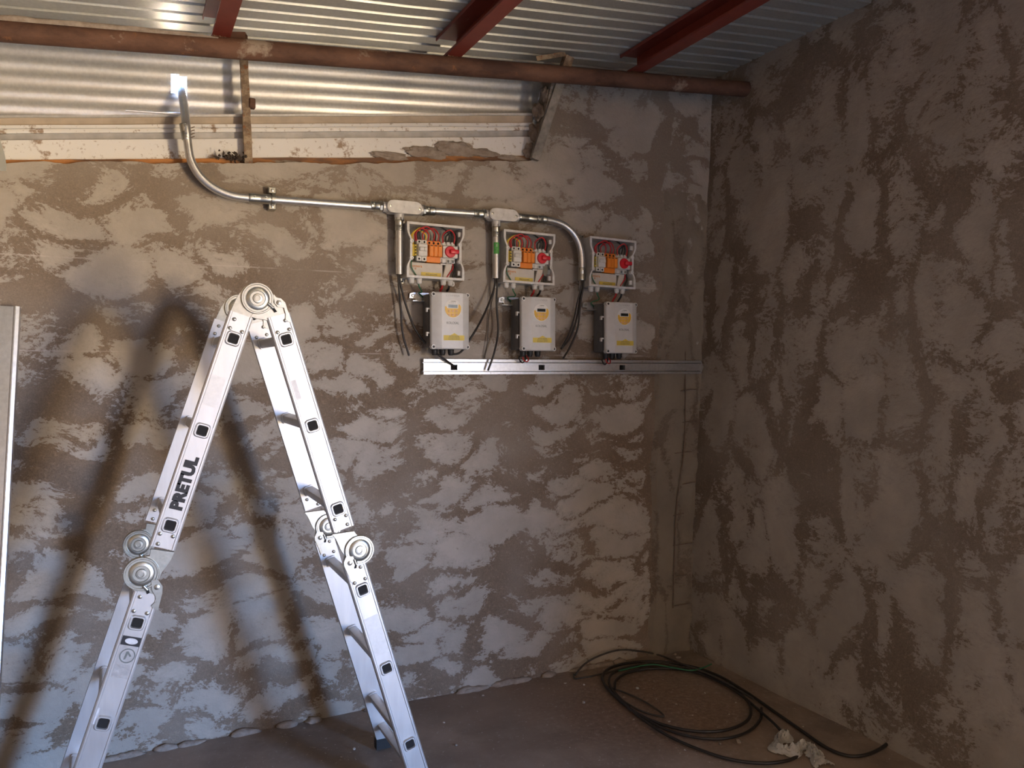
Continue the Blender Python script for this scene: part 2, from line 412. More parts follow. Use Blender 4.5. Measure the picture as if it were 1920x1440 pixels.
# corrugated roof: ribs run along the pipe
def corr(pitch, depth, n):
    out = []
    for i in range(n):
        y = i * pitch
        out += [(y, 0), (y + pitch * .74, 0), (y + pitch * .80, depth * .85), (y + pitch * .83, depth), (y + pitch * .91, depth), (y + pitch * .94, depth * .85)]
    return out + [(n * pitch, 0)]
bm = bmesh.new(); prof = corr(.095, .017, 76); XS = [-3.15 + 6.32 * i / 24 for i in range(25)]; g = []
for x in XS:
    g.append([bm.verts.new((x, D + .14 - y, roof_z(x) + h + .003 * nz(x * 2, y * 3, 6.6))) for y, h in prof])
for a, b in zip(g, g[1:]):
    for k in range(len(prof) - 1): bm.faces.new((a[k], a[k + 1], b[k + 1], b[k]))
ceiling = struct(obj('ceiling', bm, 'roof_sheet', ang=25))

# ------------------------------------------------------------------ behind the pipe: sheet, lintel, timber
YS = D + .13
hole = (at(321, 160, YS).x, at(350, 160, YS).x, at(335, 176, YS).z, at(335, 142, YS).z)
bm = bmesh.new(); zs = []
P = .058; nrib = 12
for i in range(nrib):
    for f in range(8): zs.append((i * P + f / 8 * P, .0055 * (1 - math.cos(f / 8 * 2 * math.pi)) / 2))
XS = sorted([-3.1 + .21 * i for i in range(28)] + [hole[0], hole[1], (hole[0] + hole[1]) / 2]); XS = [x for x in XS if x < 2.5]
g = []
for x in XS:
    g.append([bm.verts.new((x, YS - h + .004 * nz(x * 1.5, z * 4), wall_top(min(x, pR.x)) * 0 + pL.z + .11 + .0917 * (x - pL.x) + z)) for z, h in zs])
for a, b in zip(g, g[1:]):
    for k in range(len(zs) - 1):
        cx = (a[k].co.x + b[k].co.x) / 2; cz = (a[k].co.z + b[k + 1].co.z) / 2
        if hole[0] < cx < hole[1] and hole[2] < cz < hole[3]: continue
        bm.faces.new((a[k], b[k], b[k + 1], a[k + 1]))
tag(obj('corrugated_sheet', bm, 'rear_sheet', ang=80), 'bright galvanised corrugated sheet closing the gap above the white lintel', 'metal sheet')

tL, tR = at(0, 213, D + .04), at(985, 209, D + .04)
def lt(x, f):                       # height inside the lintel stack, 0 at the wall top and 1 at its upper edge
    zb = pL.z + (x - pL.x) * (pR.z - pL.z) / (pR.x - pL.x) - .02
    z1 = tL.z + (x - tL.x) * (tR.z - tL.z) / (tR.x - tL.x); return zb + (z1 - zb) * f
def band(x0, x1, prof, n=50, wob=.002):
    """strip along the wall; prof = closed list of (height fraction, depth behind wall face)"""
    bm = bmesh.new(); g = []
    for i in range(n + 1):
        x = x0 + (x1 - x0) * i / n
        g.append([bm.verts.new((x, D + d + wob * nz(x * 3, f * 5), lt(x, f) + wob * nz(x * 4, f * 3 + 9))) for f, d in prof])
    m = len(prof)
    for a, b in zip(g, g[1:]):
        for k in range(m): bm.faces.new((a[k], b[k], b[(k + 1) % m], a[(k + 1) % m]))
    bm.faces.new(g[0]); bm.faces.new(g[-1]); return bm
lx0, lx1 = -3.05, at(1003, 250, D + .04).x
lin = thing('steel_lintel', 'peeling white painted steel lintel lying along the wall top', 'lintel', (0, D + .04, lt(0, .1)))
obj('lower_plate', band(lx0, lx1, [(.15, .045), (.53, .042), (.53, .10), (.15, .10)]), 'white_paint', lin)
obj('grey_recess', band(lx0, lx1, [(.50, .062), (.67, .062), (.67, .10), (.50, .10)]), 'grey_paint', lin)
obj('grooved_rail', band(lx0, lx1, [(.66, .05), (.71, .048), (.72, .058), (.735, .058), (.745, .048), (.80, .048), (.80, .10), (.66, .10)]), 'white_paint', lin)
obj('tan_rail', band(lx0, lx1, [(.79, .068), (.95, .062), (.95, .10), (.79, .10)]), 'tan_paint', lin)
obj('upper_edge', band(lx0, lx1, [(.945, .052), (.985, .052), (.985, .11), (.945, .11)]), 'rear_sheet', lin)
tag(obj('timber_strip', band(lx0, lx1, [(-.14, .035), (.165, .032), (.165, .10), (-.14, .10)], 80, .004), 'stained_timber'),
    'orange stained timber strip showing under the white lintel', 'timber strip')
# thin rod lying along the upper edge
a, b = at(236, 207, D + .02), at(345, 213, D + .02)
tag(obj('thin_rod', TB([a, (a + b) / 2 + V(0, 0, -.002), b], .004, 6), 'galvanised'), 'thin grey rod lying along the lintel beside the conduit', 'rod')
# pale sheet scrap at the left edge
p = at(-14, 250, D - .06); bm = bmesh.new(); g = []
for j in range(9):
    z = -.14 + .24 * j / 8
    g.append([bm.verts.new((-.20 + (.245 - .035 * (j / 8) + .004 * math.sin(j)) * i / 6, .012 * math.sin(i * .8 + j * .3), z)) for i in range(7)])
for a_, b_ in zip(g, g[1:]):
    for i in range(6): bm.faces.new((a_[i], a_[i + 1], b_[i + 1], b_[i]))
bmesh.ops.solidify(bm, geom=bm.faces[:], thickness=.004)
o = tag(obj('plastic_sheet', bm, 'pale_sheet'), 'pale plastic sheet corner hanging over the left end of the lintel', 'plastic sheet'); o.location = p

# mortar smeared over the wall top and the edge of the opening
def lump(c, s, seed, parent, mat='mortar', sub=3, amp=.45):
    bm = bmesh.new(); bmesh.ops.create_icosphere(bm, subdivisions=sub, radius=1)
    for v in bm.verts:
        k = 1 + amp * nz(v.co.x * 1.6 + seed, v.co.y * 1.6, v.co.z * 1.6)
        v.co = Vector((v.co.x * s[0] * k, v.co.y * s[1] * k, v.co.z * s[2] * k)) + Vector(c)
    return obj('mortar_lump', bm, mat, parent, 80)
for k, (x, y, sx, sz) in enumerate(((735, 293, .09, .022), (800, 287, .11, .034), (855, 280, .10, .045), (905, 288, .08, .03), (960, 297, .09, .016),
                                    (1008, 210, .028, .06), (1003, 250, .030, .06), (994, 285, .035, .05), (1022, 178, .02, .05), (560, 307, .12, .010))):
    lump(at(x, y, D + .036), (sx, .014 if sx > .05 else .03, sz * .8), k * 3.3, wall_back, 'mortar', 4, .38)
for k in range(26):                                            # rubble line where the walls meet the floor
    x = -.2 + 3.0 * random.random()
    lump((x, D - .012, .004), (.03 + .05 * random.random(), .02, .010 + .012 * random.random()), 40 + k * 1.7, wall_back, 'mortar', 2)

# ------------------------------------------------------------------ rusty pipe, red beams
YP = 3.38
def pz(x): return 2.841 + .0917 * x
pipe = thing('rusty_pipe', 'thick rusty brown steel pipe spanning the room below the roof', 'pipe', (0, YP, pz(0)))
px1 = XR(3.1) + .02
pts = [V(x, YP, pz(x)) for x in [-3.1 + (px1 + 3.1) * i / 40 for i in range(41)]]
obj('pipe_shaft', TB(pts, [.040 + .0008 * nz(i * .7, 3) for i in range(41)], 24), 'rust_pipe', pipe, 60)
bm = bmesh.new(); g = []
for i in range(90):                                            # mortar crust left along the pipe
    x = -1.6 + 1.95 * i / 89; k = max(.25, .8 + .6 * nz(x * 5, 2)); h = .004 + .005 * max(0, nz(x * 9, 5) + .5)
    if i > 80: k *= (90 - i) / 10
    r = []
    for j in range(5):
        a = math.radians(200 - 26 * k * (j / 4) * 1.4 - 18); rr = .0395 + (h if 0 < j < 4 else 0)
        r.append(bm.verts.new((x, YP + rr * math.cos(a), pz(x) + rr * math.sin(a) + .022)))
    g.append(r)
for a, b in zip(g, g[1:]):
    for j in range(4): bm.faces.new((a[j], a[j + 1], b[j + 1], b[j]))
obj('mortar_crust', bm, 'mortar', pipe, 60)
blabels = ('leftmost red oxide steel roof beam, above the slim rusty post', 'middle red oxide steel roof beam, resting on the rusty pipe', 'red oxide steel roof beam nearest the right wall corner')
for (xa, xb, y), lab in zip(((394, 436, 73), (835, 869, 113), (1179, 1213, 139)), blabels):
    xl, xr = at(xa, y, YP - .02).x, at(xb, y, YP - .02).x; xc = (xl + xr) / 2
    wdt = .068; z0 = pz(xc) + .040; z1 = roof_z(xc) - .002; ye, y0 = YP + .03, -3.25
    b = thing('roof_beam', lab, 'beam', (xc, YP, z0), 'red roof beams')
    t_ = .005; x0, x1 = xc - wdt / 2, xc + wdt / 2
    dz = .0917
    obj('web', BX(x1 - t_, x1, y0, ye, z0 + .0002, z1 - .001), 'red_oxide', b)
    obj('bottom_flange', PR([(x0, z0), (x1, z0), (x1, z0 + t_), (x0 + t_, z0 + t_), (x0 + t_, z0 + .012), (x0, z0 + .012)], y0, ye), 'red_oxide', b)
    obj('top_flange', PR([(x0 - .030, z1 - .022), (x0 - .026, z1 - .022), (x0 - .026, z1 - .0095), (x1, z1 - .0045), (x1, z1), (x0 - .030, z1 - .006)], y0, ye + .015), 'red_oxide', b)
    bm = bmesh.new()
    for k in range(6): lumpc = box(bm, (x0 + .008 + k * .010, YP - .012 + .004 * (k % 2), z0 - .002), (.011, .012, .008), None, .003)
    obj('weld_bead', bm, 'rust_pipe', b)

# slim rusty posts from an old frame
def flatbar(p0, p1, wd, th):
    d = (p1 - p0).normalized(); yv = Vector((0, 1, 0)); s = d.cross(yv).normalized(); bm = bmesh.new(); q = []
    n = 14
    for i in range(n + 1):
        c = p0 + (p1 - p0) * i / n; ww = wd * (1 + .10 * nz(i * .9, wd * 50))
        q.append([bm.verts.new(c + s * a * ww / 2 + yv * b * th / 2) for a, b in ((-1, -1), (1, -1), (1, 1), (-1, 1))])
    for a, b in zip(q, q[1:]):
        for k in range(4): bm.faces.new((a[k], a[(k + 1) % 4], b[(k + 1) % 4], b[k]))
    bm.faces.new(q[0]); bm.faces.new(q[-1]); return bm
YB = D + .005
base = at(466, 307, YB)
po1 = thing('rusty_post', 'slim rust-flecked steel post between pipe and wall top, leftmost', 'post', base, 'old steel posts')
obj('post_bar', flatbar(base, at(457, 112, YB), .034, .02), 'rust_bar', po1)
q = at(472, 195, YB); obj('hinge_stub', BX(q.x - .012, q.x + .014, YB - .018, YB + .01, q.z - .022, q.z + .022, .004), 'rust_pipe', po1)
s0, s1 = V(at(432, 66, YP + .04).x, YP + .045, pz(.38) + .060), V(at(462, 70, YP + .02).x, YP + .02, pz(.42) + .056)
bm = bmesh.new(); d = (s1 - s0).normalized()
q_ = [(-1, -1), (1, -1), (1, 1), (-1, 1)]; side = d.cross(V(0, 0, 1)).normalized(); up_ = side.cross(d)
L = []
for c, h in ((s0, .019), (s1, .019), (s1, .0145), (s0, .0145)): L.append([bm.verts.new(c + side * a * h + up_ * b * h) for a, b in q_])
for i in range(3):
    for k in range(4): bm.faces.new((L[i][k], L[i][(k + 1) % 4], L[i + 1][(k + 1) % 4], L[i + 1][k]))
obj('tube_stub', bm, 'rust_pipe', po1)
base = at(1002, 299, D - .03)
po2 = thing('slanted_post', 'slanted grey steel post from wall top past the pipe, with bent strap', 'post', base, 'old steel posts')
tp = at(1066, 106, YP + .10)
obj('post_bar', flatbar(base, base + (tp - base) * .93, .045, .022), 'old_steel', po2)
d = (tp - base).normalized(); c0 = base + (tp - base) * .80
bm = bmesh.new(); side = d.cross(V(0, 1, 0)).normalized(); up_ = side.cross(d); L = []
for c, h in ((c0, .022), (tp, .022), (tp, .017), (c0, .017)): L.append([bm.verts.new(c + side * a * h + up_ * b * h) for a, b in q_])
for i in range(3):
    for k in range(4): bm.faces.new((L[i][k], L[i][(k + 1) % 4], L[i + 1][(k + 1) % 4], L[i + 1][k]))
obj('square_tube', bm, 'rust_bar', po2)
e0, e1 = at(1006, 110, YP + .07), at(1060, 101, YP + .085)
obj('bent_strap', flatbar(e0, e1, .022, .004), 'rust_bar', po2)

# leaf litter clump at the post foot
bm = bmesh.new(); cc = at(436, 300, D - .005)
for k in range(60):
    p = cc + V(random.gauss(0, .030), random.gauss(0, .012), abs(random.gauss(0, .014)))
    a = V(random.uniform(-1, 1), random.uniform(-.6, .6), random.uniform(-.2, 1)).normalized() * random.uniform(.010, .026); s = a.cross(V(0, 1, 0)).normalized() * .004
    vs = [bm.verts.new(q) for q in (p - s, p + a * .5 - s * 1.5, p + a, p + s)]; bm.faces.new(vs)
o = tag(obj('leaf_litter', bm, 'leaf_litter', None, 0), 'dark clump of dry litter at the foot of the slim rusty post', 'litter'); o['kind'] = 'stuff'

# ------------------------------------------------------------------ conduit
YC = D - .060; RC = .0172
def cw(x, y): return at(x, y, YC)
zl = cw(600, 381).z
def coupling(p, q, parent, r=.0215, screws=2):
    p, q = Vector(p), Vector(q); d = (q - p)
    o = obj('coupling', TB([p, p + d * .04, p + d * .08, p + d * .46, p + d * .5, p + d * .54, p + d * .92, p + d * .96, q], [r * .93, r, r, r, r * .95, r, r, r, r * .93], 18), 'zinc_steel', parent, 60)
    for k in range(screws):
        c = p + d * (.25 + .5 * k); obj('set_screw', TB([c + V(0, -r + .002, .004), c + V(0, -r - .006, .005)], .0042, 8), 'zinc_steel', o)
    return o
def nut(p, q, parent, r=.027):
    p, q = Vector(p), Vector(q); return obj('lock_nut', TB([p, p + (q - p) * .12, p + (q - p) * .88, q], [r * .9, r, r, r * .9], 8), 'zinc_steel', parent, 20)
# left run: out through the hole in the sheet, down, round the bend and along the wall
c0 = cw(480, 372)
run1 = thing('bent_conduit', 'long bent steel conduit rising through the bright hole in the sheet', 'conduit', c0, 'steel conduit runs')
path = [at(338, 146, YS + .10), at(337, 158, YS + .015), at(341, 176, D + .07), at(346, 205, D + .0), at(349, 235, YC), at(352, 268, YC), at(358, 300, YC), at(374, 329, YC), at(400, 352, YC), at(432, 366, YC), at(465, 371, YC), at(492, 373, YC)]
obj('conduit_bend', TB(spline(path, 8), RC, 18), 'galvanised', run1, 60)
obj('conduit_tube', TB([at(492, 373, YC), at(700, 388, YC)], RC, 18), 'galvanised', run1, 60)
coupling(at(466, 371, YC), at(508, 374, YC), run1); coupling(at(345, 232, YC), at(350, 262, YC), run1, .0195)
st = obj('strap_clamp', TB([at(509, 374, YC), at(515, 375, YC)], .0235, 18), 'zinc_steel', run1, 60)
for yy in (360, 390):
    q = at(508, yy, D - .012); e = obj('strap_tab', BX(q.x - .016, q.x + .016, D - .050, D - .004, q.z - .014, q.z + .014, .003), 'zinc_steel', st)
    obj('strap_screw', lathe(bmesh.new(), (q.x, D - .050, q.z), [(.0065, 0), (.0065, .003), (0, .005)], 10), 'zinc_steel', st)
a = at(352, 262, YC); b = at(353, 236, YC)
for yy in (240, 246, 252, 258):
    q = at(358, yy, YC - .01); obj('tie_wire', TB([q, q + V(.014, -.004, .006)], .002, 5), 'tie_wire', run1)
def conduit_body(pc, label, wid, seed, ho):
    o = thing('conduit_body', label, 'conduit body', pc, 'tee conduit bodies')
    x, y, z = 0, 0, 0
    tilt = Matrix.Rotation(math.radians(-1.0), 4, 'Y')
    bm = PR(rrect(wid - .006, .052, .0255, 6), -.030, .030); bmesh.ops.transform(bm, matrix=tilt, verts=bm.verts)
    obj('body', bm, 'aluminium_cast', o, 40, True)
    bm = PR(rrect(wid, .058, .0285, 6), -.037, -.030); bmesh.ops.bevel(bm, geom=[e for e in bm.edges if all(abs(v.co.y + .037) < 1e-5 for v in e.verts)], offset=.003, segments=2, affect='EDGES')
    cv = obj('cover', bm, 'rim_grey', o, 40, True)
    for s in (-1, 1):
        sc = obj('cover_screw', lathe(bmesh.new(), (s * (wid / 2 - .014), -.037, -s * .002), [(.0065, 0), (.0062, .002), (0, .003)], 12), 'zinc_steel', cv, 40, True)
        hub = TB([(s * (wid / 2 - .012), 0, 0), (s * (wid / 2 + .012), 0, 0)], .0235, 18); obj('hub', hub, 'aluminium_cast', o, 40, True)
    text('raised_mark', 'T', .014, 'logo_grey', cv, (-.004, -.0372, 0)); 
    obj('hub', TB([(ho, 0, -.02), (ho, 0, -.055)], .0225, 18), 'aluminium_cast', o, 40, True)
    return o
B1, B2 = at(755, 391, YC), at(940, 405, YC); H1, H2 = at(748.5, 391, YC).x - B1.x, at(930, 405, YC).x - B2.x
cb1 = conduit_body(B1, 'tee shaped grey conduit body above the leftmost junction box', .170, 1, H1)
cb2 = conduit_body(B2, 'tee shaped grey conduit body above the middle junction box', .155, 2, H2)
n_ = nut(B1 + V(-.115, 0, 0), B1 + V(-.100, 0, 0), run1); coupling(B1 + V(-.155, 0, 0), B1 + V(-.112, 0, 0), run1, .0215, 1)
# middle run
mid = thing('straight_conduit', 'short straight conduit joining the two tee bodies', 'conduit', (B1 + B2) / 2, 'steel conduit runs')
a, b = B1 + V(.095, 0, 0), B2 + V(-.088, 0, 0)
obj('conduit_tube', TB([a, b], RC, 18), 'galvanised', mid, 60)
coupling(a + V(.012, 0, 0), a + (b - a) * .16 + V(.012, 0, 0), mid, .0215, 1); coupling(b - (b - a) * .16 - V(.012, 0, 0), b - V(.012, 0, 0), mid, .0215, 1)
nut(a, a + V(.014, 0, 0), mid); nut(b - V(.014, 0, 0), b, mid)
# right run, bending down beside the third box
rr = thing('elbow_conduit', 'conduit elbow bending down beside the rightmost junction box', 'conduit', at(1091, 525, YC), 'steel conduit runs')
path = [B2 + V(.086, 0, 0), at(985, 408, YC), at(1015, 411, YC), at(1040, 415, YC), at(1062, 425, YC), at(1079, 443, YC), at(1088, 465, YC), at(1091, 490, YC), at(1091, 524, YC)]
bm = TB(spline(path, 8), RC, 18)
obj('conduit_bend', bm, 'galvanised', rr, 60)
nut(B2 + V(.088, 0, 0), B2 + V(.102, 0, 0), rr); coupling(at(972, 407, YC), at(1006, 411, YC), rr, .0205, 1); coupling(at(1008, 411, YC), at(1024, 412, YC), rr, .0205, 1)
coupling(at(1091, 502, YC), at(1091, 526, YC), rr, .0192, 1); 
q = at(1091, 526, YC); obj('dark_opening', lathe(bmesh.new(), (0, 0, 0), [(.0001, 0), (.016, 0)], 14), 'dark_hollow', rr, 60).location = (0, 0, -.0005)
rr.children[-1].rotation_euler = (math.pi / 2, 0, 0)
rr.children[-1].location = q - Vector(rr.location) + V(0, 0, -.001)
# drops
for body, bx, yb, lab, stick in ((B1, B1.x + H1, at(752, 515, YC).z, 'vertical steel conduit hanging left of the leftmost junction box', False),
                                 (B2, B2.x + H2, at(930, 522, YC).z, 'vertical steel conduit with green sticker left of the middle box', True)):
    zt = body.z - .055
    o = thing('drop_conduit', lab, 'conduit', (bx, YC, yb), 'dropping conduits')
    obj('conduit_tube', TB([(bx, YC, zt + .01), (bx, YC, yb)], .0172, 20), 'galvanised', o, 60)
    coupling((bx, YC, zt - .05), (bx, YC, zt), o, .0196, 1); nut((bx, YC, zt - .004), (bx, YC, zt + .012), o, .0235)
    e = obj('dark_opening', lathe(bmesh.new(), (0, 0, 0), [(.0001, 0), (.0165, 0)], 14), 'dark_hollow', o, 60, True); e.rotation_euler = (math.pi / 2, 0, 0); e.location = (0, 0, -.0006)
    if stick:
        bm = bmesh.new(); zz = at(930, 466, YC).z; g = []
        for k in range(9):
            an = math.radians(205 + 100 * k / 8); g.append([bm.verts.new((bx + .0177 * math.cos(an), YC + .0177 * math.sin(an), z)) for z in (zz - .028, zz + .028)])
        for a, b in zip(g, g[1:]): bm.faces.new((a[0], b[0], b[1], a[1]))
        sk = obj('green_sticker', bm, 'sticker_green', o, 60)
        text('sticker_print', 'E', .016, 'label_cream', sk, (-.004, -.0180, zz + .012 - yb))

# ------------------------------------------------------------------ junction boxes
JW, JH, JD = .283, .254, .100
def wavy(w, h, notch):
    hw, hh = w / 2, h / 2; pts = []
    right = [(hw, hh), (hw, hh * .70), (hw - notch * .3, hh * .58), (hw - notch, hh * .40), (hw - notch, -hh * .34), (hw - notch * .3, -hh * .50), (hw, -hh * .62), (hw, -hh)]
    return right + [(-x, z) for x, z in reversed(right)]
def arc(p, q, h, lean=0.0, y0=-.055, y1=-.075):
    p, q = V(p[0], y0, p[1]), V(q[0], y0, q[1]); m = (p + q) / 2
    return spline([p, p + V(lean * .2 - .002, -.004, h * .62), m + V(lean, y1 - y0, h), q + V(lean * .2 + .002, -.004, h * .62), q], 6)
def junction_box(loc, label):
    o = thing('junction_box', label, 'junction box', loc, 'open junction boxes')
    out, inn = wavy(JW, JH, .015), wavy(JW - .014, JH - .014, .015)
    bm = ringprism(bmesh.new(), out, inn, 0, -JD); 
    obj('enclosure', bm, 'box_grey', o, 30, True)
    obj('rear_plate', PR(wavy(JW - .004, JH - .004, .015), -.004, -.010), 'box_back', o, 30, True)
    bm = ringprism(bmesh.new(), wavy(JW + .004, JH + .004, .015), wavy(JW - .018, JH - .018, .015), -JD + .003, -JD - .006)
    obj('rim', bm, 'rim_grey', o, 30, True)
    for x, z in ((-.1205, .040), (-.1205, -.038), (.1205, .040), (.1205, -.040)):
        lug = obj('screw_lug', lathe(bmesh.new(), (x, -JD + .012, z), [(.0100, 0), (.0100, .018), (.0090, .0200), (.0052, .0200), (.005, .012), (0, .012)], 16), 'rim_grey', o, 40, True)
        obj('lug_hole', lathe(bmesh.new(), (x, -JD + .012, z), [(.0050, .0150), (0, .0151)], 12), 'dark_hollow', lug, 40, True)
    for x, z in ((-.137, .135), (.095, .135), (-.137, -.138), (.12, -.137)):
        s = 1 if z > 0 else -1
        e = obj('mounting_ear', ringprism(bmesh.new(), rrect(.020, .024, .007, 3, x, z), rrect(.008, .009, .003, 3, x, z + .002 * s), -.016, -.003), 'zinc_steel' if x < -.1 else 'rim_grey', o, 30, True)
    for z in (.092, -.092): obj('latch_clip', BX(.118, .136, -.088, -.070, z - .012, z + .012, .003), 'rim_grey', o, 30, True)
    n_before = set(o.children)
    # rail and devices
    obj('mounting_rail', BX(-.118, .118, -.036, -.028, -.020, .020, .001), 'zinc_steel', o, 30, True)
    y = obj('terminal_block', BX(-.112, -.093, -.062, -.034, -.026, .026, .002), 'yellow_plastic', o, 30, True)
    for k in range(4): obj('terminal_screw', BX(-.0935, -.084, -.066, -.046, -.024 + k * .013, -.015 + k * .013, .0015), 'label_yellow', y, 30, True)
    b = obj('circuit_breaker', PR([(-.030, -.036), (-.046, .0 - .036), (-.046, -.062), (-.024, -.070), (-.024, -.086), (.024, -.086), (.024, -.070), (.046, -.062), (.046, -.036)], -.086, -.036, 'z'), 'device_white', o, 30, True)
    # (profile drawn in x, depth) replaced by a stepped body
    me = b.data; bm = bmesh.new(); BX(-.086, -.038, -.066, -.036, -.046, .046, .002, bm); BX(-.083, -.041, -.086, -.060, -.027, .027, .003, bm); BX(-.080, -.058, -.094, -.08, -.006, .012, .003, bm); BX(-.0585, -.044, -.094, -.08, -.006, .012, .003, bm)
    bm.to_mesh(me); bm.free(); me.shade_smooth(); me.set_sharp_from_angle(angle=.5)
    obj('pole_gap', BX(-.0625, -.0612, -.0672, -.05, -.0462, .0462), 'ink_grey', b, 30, True)
    for x in (-.074, -.050):
        for z in (.037, -.037): obj('terminal_hole', lathe(bmesh.new(), (x, -.066, z), [(.0045, .0002), (.0045, .0012), (0, .0013)], 10), 'dark_hollow', b, 40, True)
    bm = bmesh.new(); BX(-.038, .028, -.062, -.036, -.049, .046, .002, bm); s = obj('surge_arrester', bm, 'orange_plastic', o, 30, True)
    for k in range(3):
        obj('plug_module', BX(-.033 + k * .0200, -.0136 + k * .0200, -.090, -.060, -.026, .026, .0025), 'orange_plastic', s, 30, True)
        obj('terminal_hole', lathe(bmesh.new(), (-.026 + k * .021, -.062, .036), [(.005, .0002), (.005, .0012), (0, .0013)], 10), 'dark_hollow', s, 40, True)
        obj('indicator_slot', BX(-.029 + k * .02, -.018 + k * .02, -.0906, -.089, .019, .0225), 'ink_black', s, 30, True)
    bm = bmesh.new(); BX(.029, .100, -.060, -.036, -.046, .040, .002, bm); BX(.032, .104, -.084, -.058, -.026, .027, .003, bm)
    i = obj('isolator_switch', bm, 'device_white', o, 30, True)
    k_ = obj('rotary_knob', lathe(bmesh.new(), (.066, -.083, 0), [(.0255, 0), (.0255, .006), (.0235, .010), (0, .011)], 26), 'red_plastic', i, 40, True)
    obj('knob_grip', BX(.060, .101, -.110, -.092, -.0095, .0095, .005, None, 2), 'red_plastic', k_, 40, True)
    for q in range(3):
        obj('terminal_tab', BX(.034 + q * .022, .050 + q * .022, -.066, -.050, .030, .046, .002), 'device_white', i, 30, True)
        obj('terminal_tab', BX(.034 + q * .022, .050 + q * .022, -.066, -.050, -.048, -.030, .002), 'device_white', i, 30, True)
        if q: obj('terminal_gap', BX(.037 + q * .022, .047 + q * .022, -.0668, -.06, -.045, -.033), 'ink_grey', i, 30, True)
    bl = obj('blue_terminal', BX(.107, .122, -.064, -.036, -.026, .026, .002), 'blue_plastic', o, 30, True)
    for q in range(3): obj('terminal_screw', lathe(bmesh.new(), (.113, -.064, -.017 + q * .017), [(.0048, 0), (.0048, .002), (.003, .0022), (0, .001)], 10), 'zinc_steel', bl, 40, True)
    # clear lower shield with print and the yellow caution strip
    sh = obj('lower_shield', BX(-.120, .040, -.058, -.054, -.121, -.052, .002), 'label_cream', o, 30, True)
    obj('caution_strip', BX(-.062, .032, -.0594, -.0578, -.1090, -.0930), 'label_yellow', sh, 30, True)
    text('caution_print', 'PRECAUCION', .0085, 'ink_grey', sh, (-.014, -.0596, -.101))
    text('logo_print', 'connera', .019, 'ink_orange', sh, (-.084, -.0585, -.068), sx=.85)
    text('logo_print', '*', .022, 'ink_orange', sh, (-.088, -.0585, -.084))
    bm = bmesh.new(); box(bm, (.060, -.05, -.088), (.030, .03, .075), Matrix.Rotation(.22, 4, 'Y'), .002); obj('wire_duct', bm, 'label_cream', o, 30, True)
    obj('fuse_strip', BX(.028, .085, -.062, -.054, -.056, -.050, .001), 'device_white', o, 30, True)
    # wires
    W = [((-.104, .028), (-.040, .040), .052, -.012, 'wire_yellow'), ((-.098, .028), (-.030, .040), .062, -.006, 'wire_yellow'),
         ((-.090, .040), (-.032, .042), .052, -.004, 'wire_red'), ((-.086, .040), (-.008, .042), .060, 0, 'wire_red'),
         ((-.074, .044), (.004, .042), .058, .0, 'wire_black'), ((-.052, .044), (.016, .042), .055, .004, 'wire_red'),
         ((-.066, .044), (.062, .042), .066, .010, 'wire_black'), ((.038, .040), (.090, .040), .056, 0, 'wire_red'),
         ((.060, .040), (.104, .036), .054, .006, 'wire_black'), ((.044, .042), (.084, .042), .050, 0, 'wire_black')]
    for n, (p, q, h, ln, m) in enumerate(W):
        yo = -.048 - .006 * (n % 4)
        obj('yellow_wire' if m == 'wire_yellow' else 'wire', TB(arc(p, q, h, ln, yo, yo - .018), .0034, 7), m, o, 60, True)
    obj('wire', TB(spline([(.088, -.056, -.046), (.086, -.066, -.068), (.068, -.068, -.094), (.050, -.06, -.122)], 6), .0030, 7), 'wire_red', o, 60, True)
    obj('wire', TB(spline([(.098, -.056, -.046), (.100, -.06, -.075), (.090, -.06, -.100), (.086, -.06, -.124)], 6), .0030, 7), 'wire_black', o, 60, True)
    obj('wire', TB(spline([(-.102, -.05, -.026), (-.110, -.066, -.052), (-.108, -.068, -.080), (-.088, -.066, -.108), (-.075, -.06, -.123)], 6), .0024, 7), 'wire_green', o, 60, True)
    fit = Matrix.Translation((.004, -.012, .004)) @ Matrix.Diagonal((1.06, 1.0, 1.08, 1))
    def grow(c):
        c.data.transform(fit)
        for g_ in c.children: grow(g_)
    for c in o.children:
        if c not in n_before: grow(c)
    for x in (-.108, -.070, .052, .087):
        zb = -JH / 2
        bm = bmesh.new(); tube(bm, [(x, -.065, zb + .004), (x, -.065, zb - .006)], .0155, 8); tube(bm, [(x, -.065, zb - .006), (x, -.065, zb - .020), (x, -.065, zb - .026)], [.0135, .0135, .0095], 14)
        obj('cable_gland', bm, 'gland_white', o, 30, True)
    return o
def mid_of(a, b, c, d, Y): return (at(*a, Y) + at(*b, Y) + at(*c, Y) + at(*d, Y)) / 4
jq = [((763, 416), (869, 425), (765, 521), (867, 525)), ((944, 431), (1041, 441), (942, 527), (1037, 535)), ((1106, 443), (1192, 453), (1103, 535), (1189, 543))]
jl = ('open grey junction box full of wiring, leftmost of three', 'open grey junction box full of wiring, middle of three', 'open grey junction box beside the conduit elbow, nearest the corner')
jbs = []
for k, (q, lab) in enumerate(zip(jq, jl)):
    p = mid_of(*q, D - JD); p.y = D - .002
    if k == 0: o = junction_box(p, lab)
    else:
        o = dup(jbs[0]); o.location = p; o['label'] = lab
        if k == 2:
            for c_ in list(o.children):
                if c_.name.startswith('yellow_wire'): bpy.data.objects.remove(c_)
    o.rotation_euler = (0, math.radians((.6, 1.0, 1.2)[k]), 0)
    jbs.append(o)

